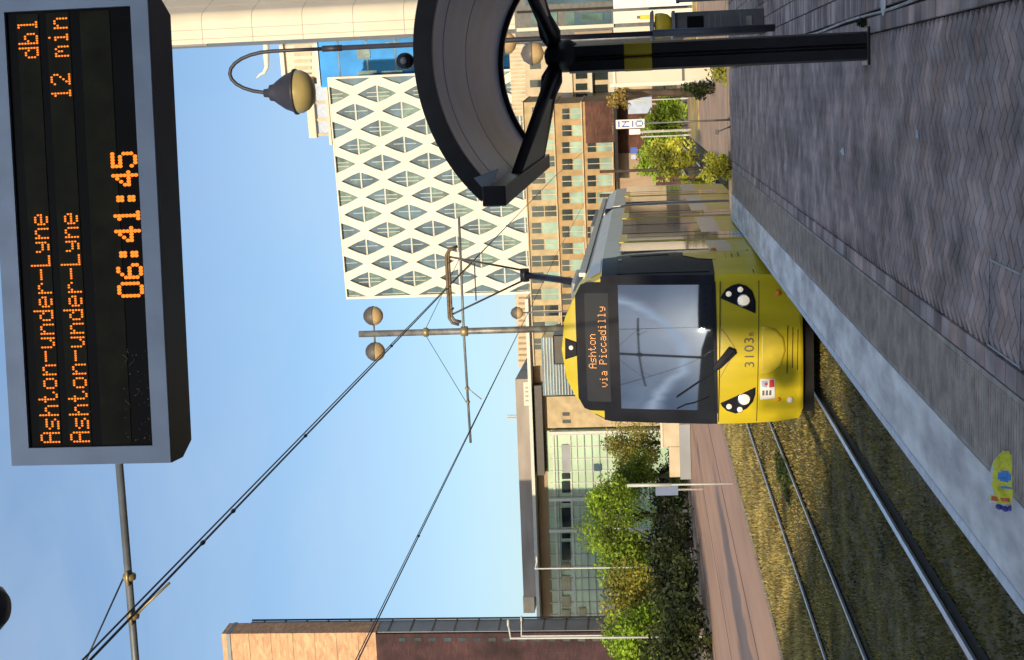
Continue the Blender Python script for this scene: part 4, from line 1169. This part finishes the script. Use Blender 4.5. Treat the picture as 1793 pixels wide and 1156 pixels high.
rectpart(F6, ob, 'undercroft_wall', 'dark_brick', 1083, 165, 1125, 262, -3, -2.6, True)
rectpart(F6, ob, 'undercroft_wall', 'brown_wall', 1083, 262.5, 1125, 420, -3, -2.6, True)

# --- glazed podium and white wall at top right ---
F7 = Fac((1000,62), 72, rad(0)); gp = empty('glazed_podium', F7.o, 0, 'low dark glazed podium building at the top right behind the shelter post', 'building')
rectpart(F7, gp, 'walls', 'cabinet', 900, -60, 1160, 66, 0, 10, True)
rectpart(F7, gp, 'cream_band', 'tower_cream', 905, 46, 1075, 52, -.2, -.01)
rectpart(F7, gp, 'brown_panel', 'brown_wall', 1006, 55, 1072, 66, -.1, -.01)
rectpart(F7, gp, 'dark_pier', 'black_matt', 905, 14, 1150, 18, -.25, -.01)
rectpart(F7, gp, 'window', 'glass_pale', 1018, 24, 1056, 37, -.1, -.01)
rectpart(F7, gp, 'window', 'glass_slate', 1000, 21, 1070, 43, -.05, -.01)
rectpart(F7, gp, 'window', 'glass_slate', 920, -20, 1070, 6, -.05, -.01)
for x_ in (930,960,990): rectpart(F7, gp, 'window', 'glass_pale', x_, 22, x_+16, 43, -.08, -.01)
wf = empty('white_wall', F7.P(0,0,-3), 0, 'low white wall with a small yellow sign beside the glazed podium', 'wall')
F7b = Fac((1075,62), 66, 0)
wf.location = F7b.o
rectpart(F7b, wf, 'panel', 'lattice_white', 1074, 19, 1148, 40, 0, .3, True)
rectpart(F7b, wf, 'panel', 'white_plain', 1073, -60, 1155, 13.5, 0.05, .3, True)
rectpart(F7b, wf, 'panel', 'tower_cream', 1074, 47, 1138, 60, .1, .4, True)
rectpart(F7b, wf, 'yellow_sign', 'hazard_yellow', 1121, 26, 1146, 34, -.04, -.01)
rectpart(F7b, wf, 'dark_handle', 'cabinet', 1115, 28, 1121, 33, -.05, -.01)

# --- cream pillar and objects beyond the platform end ---
F8 = Fac((1245,149), 50, rad(0)); pil = empty('gate_pillar', F8.o, 0, 'cream rendered pillar beyond the platform, left of the shelter post', 'pillar')
rectpart(F8, pil, 'shaft', 'tower_cream', 1078, 100, 1240, 150, 0, 1.1, True)
rectpart(F8, pil, 'cap', 'lattice_white', 1073, 98, 1077.5, 152, -.08, 1.2)
rectpart(F8, pil, 'hinge_band', 'cabinet', 1194, 112, 1198, 148, -.05, -.01)
rectpart(F8, pil, 'lit_edge_strip', 'lattice_white', 1068, 143.5, 1238, 149, -.06, -.012, True)  # sunlit left face of the pillar painted as a paler strip
def board(name, label, cat, px0,py0,px1,py1, D, m, polepx=None, th=.08):
    Fx = Fac((px1,py1), D, 0); u_,z_ = Fx.uv(px1,(py0+py1)/2)
    r = empty(name, Fx.P(u_ + 0,0), 0, label, cat)
    mb = MB(); ua,z1 = Fx.uv(px0, py1); ub,z0 = Fx.uv(px1, py0); Fx.box(mb, ua,ub,z0,z1,0,th); put(mb, 'panel', m, r, Fx.P(u_,0))
    mb = MB(); Fx.box(mb, (ua+ub)/2-.04,(ua+ub)/2+.04, 0, z0-.003, .0, .07); put(mb, 'pole', 'galv', r, Fx.P(u_,0))
    return r
board('information_board', 'pale blue grey board beyond the platform, right of the narrow lettered sign', 'board', 1100,166,1141,200, 78, 'pale_blue')
board('road_sign', 'small white sign on a pale pole in front of the green hedge', 'sign', 1102,226,1121,236, 70, 'white_plain')
board('blue_sign', 'small blue sign against the brown wall beyond the hedge', 'sign', 1104,258,1116,269, 88, 'blue_plain')
board('white_sign', 'tiny pale sign just below the blue one at the hedge', 'sign', 1105,271,1113,279, 86, 'pale_blue')
board('blue_hoarding', 'blue hoarding panel in the dark hedge across the road', 'board', 1148,848,1187,868, 66, 'slate_blue')
# wall pieces by the road, left
F9 = Fac((1215,745), 84, rad(4)); lw = empty('roadside_wall', F9.o, 0, 'low sandy stone wall across the road, left of the tram', 'wall')
rectpart(F9, lw, 'wall', 'beige_wall', 1160, 700, 1206, 782, 0, .5, True)
rectpart(F9, lw, 'coping', 'tower_cream', 1156, 700, 1160, 784, -.1, .6)
rectpart(F9, lw, 'low_wall', 'beige_wall', 1172, 783, 1210, 836, .1, .5, True)
rectpart(F9, lw, 'plinth', 'slate_clad', 1190, 742, 1198, 838, -.3, -.01, True)

# --- long grey box building with green curtain wall ---
F10 = Fac((940,1090), 138, rad(2.5)); lb = empty('long_glass_building', F10.o, 0, 'long low building with pale green glass wall under a grey boxy roof', 'building')
rectpart(F10, lb, 'roof_box', 'greybrown_metal', 905, 672, 932, 1061, 3, 20)
rectpart(F10, lb, 'roof_box', 'beige_wall', 912, 1061.5, 932, 1090, 3, 20)
rectpart(F10, lb, 'white_fascia', 'frame_white', 932.5, 520, 938, 1092, -2.0, 20)
rectpart(F10, lb, 'dark_soffit', 'dark_metal', 938.5, 672, 952, 828, -1.2, 1)
rectpart(F10, lb, 'dark_soffit', 'dark_metal', 938.5, 829, 941, 1092, -1.2, 1)
rectpart(F10, lb, 'brown_wall', 'brown_wall', 941.5, 640, 962, 1092, .6, 14)
rectpart(F10, lb, 'brown_wall', 'brown_wall', 952.5, 640, 1095, 752, .9, 14, True)
rectpart(F10, lb, 'glass_wall', 'curtain_green', 962.5, 752.5, 1150, 1092, 0, 13, True)
sgn2, _ = rectpart(F10, lb, 'roof_sign', 'tower_cream', 913, 677, 927, 719, 2.86, 2.99)
for y_ in (686,693,701,709): rectpart(F10, sgn2.parent, 'sign_lettering', 'greybrown_metal', 916, y_, 923, y_+2.5, 2.82, 2.855)
for y_ in range(760,1092,21): rectpart(F10, lb, 'mullion', 'frame_white', 962.6, y_, 1120, y_+1.6, -.12, -.005)
for x_ in (972,980,1001,1014,1027,1040,1053,1066): rectpart(F10, lb, 'transom', 'frame_white' if x_ in (972,1001,1014) else 'slate_clad', x_, 753, x_+(3.5 if x_ in (972,1001) else 1.2), 1091.5, -.20, -.125)
for (a_,b2) in ((778,826),(828,838),(842,862),(873,880),(888,922),(933,942),(948,980),(984,998),(1008,1032),(1043,1062),(1067,1085)):
    rectpart(F10, lb, 'window', 'window_dark' if a_ > 826 else 'slate_clad', 984, a_, 999, b2, -.24, -.205)
rectpart(F10, lb, 'window', 'window_dark', 1014, 1064, 1026, 1078, -.24, -.205)
rectpart(F10, lb, 'window', 'glass_slate', 1040, 812, 1053, 824, -.24, -.205)
for y_ in (752,868,922): rectpart(F10, lb, 'column', 'frame_white', 963, y_-2.5, 1130, y_+2.5, -1.6, -1.1, True)
rectpart(F10, lb, 'roof_pole', 'beige_wall', 880, 743, 905, 745, 5, 5.2); rectpart(F10, lb, 'roof_pole', 'beige_wall', 880, 747, 905, 748.5, 5, 5.2)
F11 = Fac((905,660), 230, 0); fb = empty('distant_block', F11.o, 0, 'distant tan block with stepped windows just left of the lamp mast', 'building')
rectpart(F11, fb, 'walls', 'beige_wall', 905, 512, 1100, 640, 0, 10, True); rectpart(F11, fb, 'walls', 'tan_brick', 915, 640, 1100, 668, 1, 10, True)
for y_ in range(520,640,10): rectpart(F11, fb, 'pier', 'brown_wall', 908, y_, 934, y_+3, -.3, -.01)
F12 = Fac((1040,770), 118, rad(3)); gw = empty('green_glass_annex', F12.o, 0, 'teal glazed annex with tan end wall just left of the tram roof', 'building')
rectpart(F12, gw, 'glass_wall', 'glass_slate', 949, 590, 1060, 692, 0, 6, True)
for x_ in range(953,1010,5): rectpart(F12, gw, 'louvre', 'frame_white', x_, 591, x_+1.2, 691, -.1, -.01)
rectpart(F12, gw, 'end_wall', 'tan_brick', 958, 693, 1120, 748, 0, 6, True)
rectpart(F12, gw, 'window', 'window_dark', 985, 722, 997, 728, -.08, -.01); rectpart(F12, gw, 'window', 'window_dark', 985, 735, 999, 741, -.08, -.01)

# --- brick mill at far left ---
F13 = Fac((900,1150), 104, rad(-1)); ml = empty('brick_mill', F13.o, 0, 'tall brick block with grey flank in a shade tone at the left edge of the view', 'building')
o, (ua,ub,z0,z1) = rectpart(F13, ml, 'shaded_flank', 'slate_clad', 428, 1106.0, 1085, 1140, 0, 2.4, True)  # grey colour stands for the shade on the mill's side face
mb = MB()
rectpart(F13, ml, 'upper_wall', 'salmon_brick', 402, 1106.2, 668, 1400, -.3, 1.9)
rectpart(F13, ml, 'lower_wall', 'purple_brick', 668.5, 1106.2, 1100, 1400, -.3, 1.9, True)
mb = MB(); u0,zq = F13.uv(430,1096); u1,_ = F13.uv(430,1150)
F13.box(mb, u0-22,u0-.5,zq+1.2,zq+1.5,-.4,2.0); put(mb, 'roof_edge', 'slate_clad', ml, F13.o)
ub = F13.uv(700,1106)[0]; zq0 = F13.uv(1070,1106)[1]; zq = zq0
while zq < F13.uv(440,1106)[1]:
    mb = MB(); F13.box(mb, ub+.004, ub+.03, zq, zq+.12, .02, 2.38); put(mb, 'flank_joint', 'dark_metal', ml, F13.o); zq += 1.72
mb = MB(); F13.box(mb, ub+.004, ub+.12, zq0, F13.uv(428,1106)[1]+.05, 2.405, 2.5); put(mb, 'gutter', 'black_matt', ml, F13.o)
for x_ in range(440,668,38): rectpart(F13, ml, 'brick_joint', 'brown_wall', x_, 1107, x_+1, 1200, -.34, -.305)
for k,x_ in enumerate(range(700,1080,26)): rectpart(F13, ml, 'window', 'window_dark', x_, 1114, x_+13, 1120, -.34, -.305)

# ================= STREET LAMPS, POLES =================
def street_lamp(name, label, px_top, py, Dy, arm_px, armlen_py, th=.05, base_h=None, sgn_=1, grp='street lamps along the far side of the road', m='frame_white'):
    p = at(px_top, py, Dy); r = empty(name, (p.x,Dy,0), 0, label, 'street lamp', grp)
    MB().tube([(0,0,0),(0,0,1.0)], th*1.5, 8).tube([(0,0,1),(0,0,p.z)], th, 8).build('pole', m, r)
    q = at(arm_px, py+armlen_py, Dy)
    MB().tube([(0,0,p.z-.03),(q.x-p.x,0,q.z)], th*.8, 8).build('arm', m, r)
    s_ = 1 if q.x > p.x else -1
    MB().lathe([(0,0),(.05,.02),(.13,.08),(.14,.30),(.08,.42),(0,.45)], (0,0,0), 10, axis='y').build('lamp_head', 'frame_white', r)
    h = COL.objects[-1]; h.rotation_euler = (0,0,rad(90)); h.location = (q.x-p.x+.3,0,q.z); h.scale = (1,1,.5)
    return r
street_lamp('street_lamp', 'white angled street lamp in front of the trees, the taller of the close pair', 1073, 926, 84, 1074, 18)
street_lamp('street_lamp', 'white angled street lamp in front of the trees, the shorter of the close pair', 1088, 951, 92, 1089, 14)
street_lamp('street_lamp', 'tall pale street lamp reaching above the dark windows of the green glass building', 936, 996, 78, 940, -14, .04)
street_lamp('street_lamp', 'street lamp at the left edge with a bent arm against the dark mill', 893, 1118, 66, 890, -24, .05)
street_lamp('street_lamp', 'white street lamp with short arm before the brick block, at the left edge', 912, 1114, 84, 913, -28, .05)
p = gz(1283, 847, 0); q = at(1098, 850, p.y)
mk = empty('roadside_post', (p.x,p.y,0), 0, 'white post with thick upper sleeve standing at the near road edge', 'post')
MB().tube([(0,0,0),(0,0,2.0)], .03, 8).build('pole', 'frame_white', mk); MB().tube([(0,0,1.9),(0,0,q.z)], .055, 8).build('sleeve', 'frame_white', mk)
for (px_,py_,D_,lab) in ((1060,178,74,'thin white pole in front of the pale blue board'),(1112,240,72,'second thin white pole beside the small white sign'),(1112,232,73,'thin white pole supporting nothing, just right of its twin')):
    p = at(px_+10,py_,D_); o = MB().tube([(0,0,0),(0,0,max(2.2,p.z))], .035, 8).tube([(0,0,0),(0,0,.4)], .05, 8).build('thin_pole', 'frame_white', loc=(p.x,D_,0)); tag(o, lab, 'pole')

# ================= TREES AND PLANTS =================
def tree(label, px_c, py_c, D, rx, rz, ry, n, size, m, z0=None, name='tree', grp='broadleaf trees across the road', cl=13):
    p = at(px_c, py_c, D); r = empty(name, (p.x,D,0), 0, label, 'tree', grp)
    h = p.z
    mb = MB(); mb.tube([(0,0,0),(.05,0,h*.45),(.12,.05,h*.8),(.1,0,h+rz*.3)], [.20,.15,.10,.03], 8)
    for k in range(6):
        a = k*1.05; mb.tube([(.06,0,h*.45+k*.12),(rx*.45*math.cos(a),ry*.45*math.sin(a),h+(.1*k-.2)*rz),(rx*.75*math.cos(a),ry*.75*math.sin(a),h+rz*.35)], [.07,.04,.012], 6)
    mb.build('trunk', 'bark', r)
    leaf_clump('crown', (0,0,h), (rx,ry,rz), n, size, m, hollow=.8, clumps=cl, parent=r); return r
TL = [('bushy sunlit tree behind the white street lamps, the tallest crown', 1068,905,88,2.7,2.7,'leaf_green',4200),
      ('olive yellow tree just left of the tram, behind the sandy wall', 1108,778,104,2.3,2.6,'leaf_olive',2600),
      ('dark green tree between the sandy wall and the blue hoarding', 1110,836,96,2.3,2.3,'leaf_mid',3200),
      ('full green tree between the lamp pair and the left edge', 1112,1005,80,2.6,1.9,'leaf_green',3800),
      ('wide tree with yellowing leaves near the left edge', 1118,1060,72,2.5,1.9,'leaf_olive',3600),
      ('tree cut by the left edge of the view, below the brick mill', 1110,1125,68,2.3,1.9,'leaf_green',3000)]
for lab,px_,py_,D_,rx,rz,m_,n_ in TL: tree(lab, px_, py_, D_, rx, rz, rx*.8, int(n_*2.0), .115, m_)
tree('bushy sunlit tree behind the two white angled lamps, second from the tallest', 1095,955,80,2.3,2.1,2.0,3800,.125,'leaf_mid')
# hedges: continuous shrubs, each a plant of its own
for i_,(px_,py_,w_,h_,lab) in enumerate(((1207,890,2.6,1.9,'dark hedge shrub below the tallest tree'),(1215,945,2.6,2.0,'dark hedge shrub below the lamp pair'),(1225,1000,2.6,2.1,'dark hedge shrub right of the left street lamp'),(1235,1062,2.5,2.1,'dark hedge shrub near the left edge'),(1246,1125,2.4,2.1,'dark hedge shrub cut by the left edge'),(1200,845,2.4,1.7,'dark shrub behind the blue hoarding'))):
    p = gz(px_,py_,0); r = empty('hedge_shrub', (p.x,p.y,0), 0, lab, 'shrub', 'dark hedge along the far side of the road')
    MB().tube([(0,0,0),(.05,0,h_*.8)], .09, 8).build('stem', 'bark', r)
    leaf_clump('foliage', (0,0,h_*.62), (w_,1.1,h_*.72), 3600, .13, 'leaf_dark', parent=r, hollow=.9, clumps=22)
def shrub(label, px_, py_, D_, w_, h_, n_, size, m_, z=0, name='shrub', grp=None, cat='shrub'):
    p = at(px_,py_,D_); r = empty(name, (p.x,D_,z), 0, label, cat, grp)
    MB().tube([(0,0,0),(.02,0,h_*.7)], .04, 6).build('stem', 'bark', r)
    leaf_clump('foliage', (0,0,h_*.55), (w_,w_*.7,h_*.55), n_, size, m_, parent=r, hollow=.85, clumps=12); return r
pB = gz(1284, 300, PZ)
shrub('round yellow green bush against the end of the platform', 1262, 296, 26.9, .30, .50, 2600, .035, 'leaf_yellow', z=PZ-.0)
shrub('feathery yellow green bush on the verge beyond the platform', 1190, 274, 58, .75, 2.3, 1700, .09, 'leaf_yellow')
shrub('small loose yellow bush right of the tram, beyond the platform bush', 1215, 318, 50, .5, 1.1, 900, .07, 'leaf_yellow')
for k,(py_,lab) in enumerate(((190,'green hedge plant below the pale blue board'),(222,'green hedge plant behind the lettered sign pole'),(256,'green hedge plant between the thin poles'),(290,'green hedge plant nearest the tram on the right'))):
    shrub(lab, 1150, py_, 76, 1.1, 2.0+.2*k, 2600, .10, 'leaf_green' , grp='hedge plants beyond the forecourt')
tree('small dry yellow tree crown just left of the cream pillar', 1085, 168, 60, .55, .6, .5, 500, .08, 'leaf_dry', grp=None)
shrub('dark bush added in place of the shadow at the foot of the cream pillar', 1225, 158, 48.8, .4, 1.1, 900, .07, 'leaf_dark')  # dark leaves stand in for the shadow beside the pillar
shrub('small yellow weed bush at the right end of the forecourt', 1255, 118, 38, .5, .7, 700, .06, 'leaf_yellow')
def poplar(x, y, h, lab):
    r = empty('poplar_tree', (x,y,0), 0, lab, 'tree'); MB().tube([(0,0,0),(0,0,h*.9)], [.16,.03], 8).build('trunk', 'bark', r)
    leaf_clump('crown', (0,0,h*.52), (1.05,1.05,h*.48), 3200, .22, 'leaf_dark', parent=r, hollow=.9, clumps=14)
poplar(-16.9, 20.0, 9.6, 'slim poplar outside the view at the left whose long shadow falls across the road')
poplar(-26.0, 16.0, 8.6, 'second slim poplar outside the view, farther left than the other')
# weeds on the second track
pw_ = gz(1375, 838, 0)
wd2 = leaf_clump('weed', (0,0,.06), (.45,1.6,.10), 700, .05, 'leaf_dark'); wd2.location = (pw_.x,pw_.y,-.02); tag(wd2, 'low dark leafy weeds growing over the thin rail', 'plant')
# fence posts seen right of the tram
fr_ = empty('timber_fence', (at(1200,320,62).x,62,0), 0, 'dark timber fence of upright boards right of the tram tail', 'fence')
for k in range(7): MB().box((-.08+k*.24-1.2,0,0),(.06+k*.24-1.2,.05,1.9)).build('board', 'dark_brick', fr_)
MB().box((-1.4,.053,1.5),(.5,.10,1.6)).build('rail', 'bark', fr_)
for (px_,py_,D_,lab) in ((1050,343,46,'tall dark pole right of the tram roof'),(1050,301,58,'dark pole at the end of the timber fence')):
    p = at(px_,py_,D_); o = MB().tube([(0,0,0),(0,0,p.z)], .06, 8).box((-.12,-.12,0),(.12,.12,.05)).build('dark_pole', 'bark', loc=(p.x,D_,0)); tag(o, lab, 'pole')

# ================= BUILDINGS BEHIND THE VIEWPOINT (some shade the platform, the low and far ones are added) =================
def block_behind(name, label, poly, h, m1_, m2_):
    c = poly[0]; r = empty(name, (c[0],c[1],0), 0, label, 'building')
    MB().prism([(x-c[0],y-c[1],0) for x,y in poly], None, (0,0,h)).build('walls', m1_, r)
    n_ = len(poly)
    for i in range(n_):
        a = Vector((*poly[i],0)); b = Vector((*poly[(i+1)%n_],0)); d = (b-a); L_ = d.length; u = d/L_; nrm = Vector((u.y,-u.x,0))
        if nrm.dot(Vector((0,1,0))) < .2: 
            if (-nrm).dot(Vector((0,1,0))) < .2: continue
            nrm = -nrm
        k = 1.2
        while k < L_-1.5:
            z = 1.2
            while z < h-1.8:
                p = a+u*k-Vector((c[0],c[1],0)); mb = MB(); mb.obox((p.x,p.y,z), u, nrm, 1.1, .03, 1.5); mb.build('window', 'window_dark', r); z += 3.0
            k += 3.2
    return r
tE = math.tan(EL)
# shadow lands at ground point g from height h at g - HEAD*h/tan(EL)
hB = 19.0; off = HEAD*(hB/tE)
def back_(x, y, z=0, h=hB): o_ = HEAD*((h-z)/tE); return (x-o_.x, y-o_.y)
# right block: left vertical edge line through (-3.75, TY); its top shadow ends near y=27
e0 = back_(-3.70, TY, 3.9); t_ = 27.0
eL = (-3.70 - HEAD.x/HEAD.y*(TY-(-13.5)), -13.5)
yb = 27.3-HEAD.y*(hB-.9)/tE
eL = (-3.70 - HEAD.x/HEAD.y*(TY-yb), yb)
block_behind('brick_warehouse', 'long brick warehouse behind the viewpoint that keeps the platform in shade', [(eL[0],yb),(eL[0]+60,yb),(eL[0]+60,yb-9),(eL[0]+1,yb-9)], hB, 'dark_brick', 'window_dark')
h2 = (19.2-yb)/HEAD.y*tE  # height of the added block that keeps sun off the near grass
block_behind('added_low_block', 'lower brick block added unseen between the two taller blocks to shade the near grass', [(eL[0]-7,yb-.5),(eL[0]-.02,yb-.5),(eL[0]-.02,yb-8),(eL[0]-7,yb-8)], h2, 'dark_brick', 'window_dark')
block_behind('added_far_block', 'brick block added unseen far behind the viewpoint to darken the windscreen reflection', [(-80,-125),(40,-125),(40,-137),(-80,-137)], 19, 'purple_brick', 'window_dark')  # added unseen block, fills the bright gap in the windscreen reflection
a1 = back_(-4.75, 20.3); a2 = back_(-11.5, 28.2); 
block_behind('brick_terrace', 'brick terrace behind the viewpoint to the left that shades the near tracks', [a1,(a1[0]-4,a1[1]-8),(a2[0]-12,a2[1]-6),(a2[0]-30,a2[1]+10),a2], hB, 'dark_brick', 'window_dark')
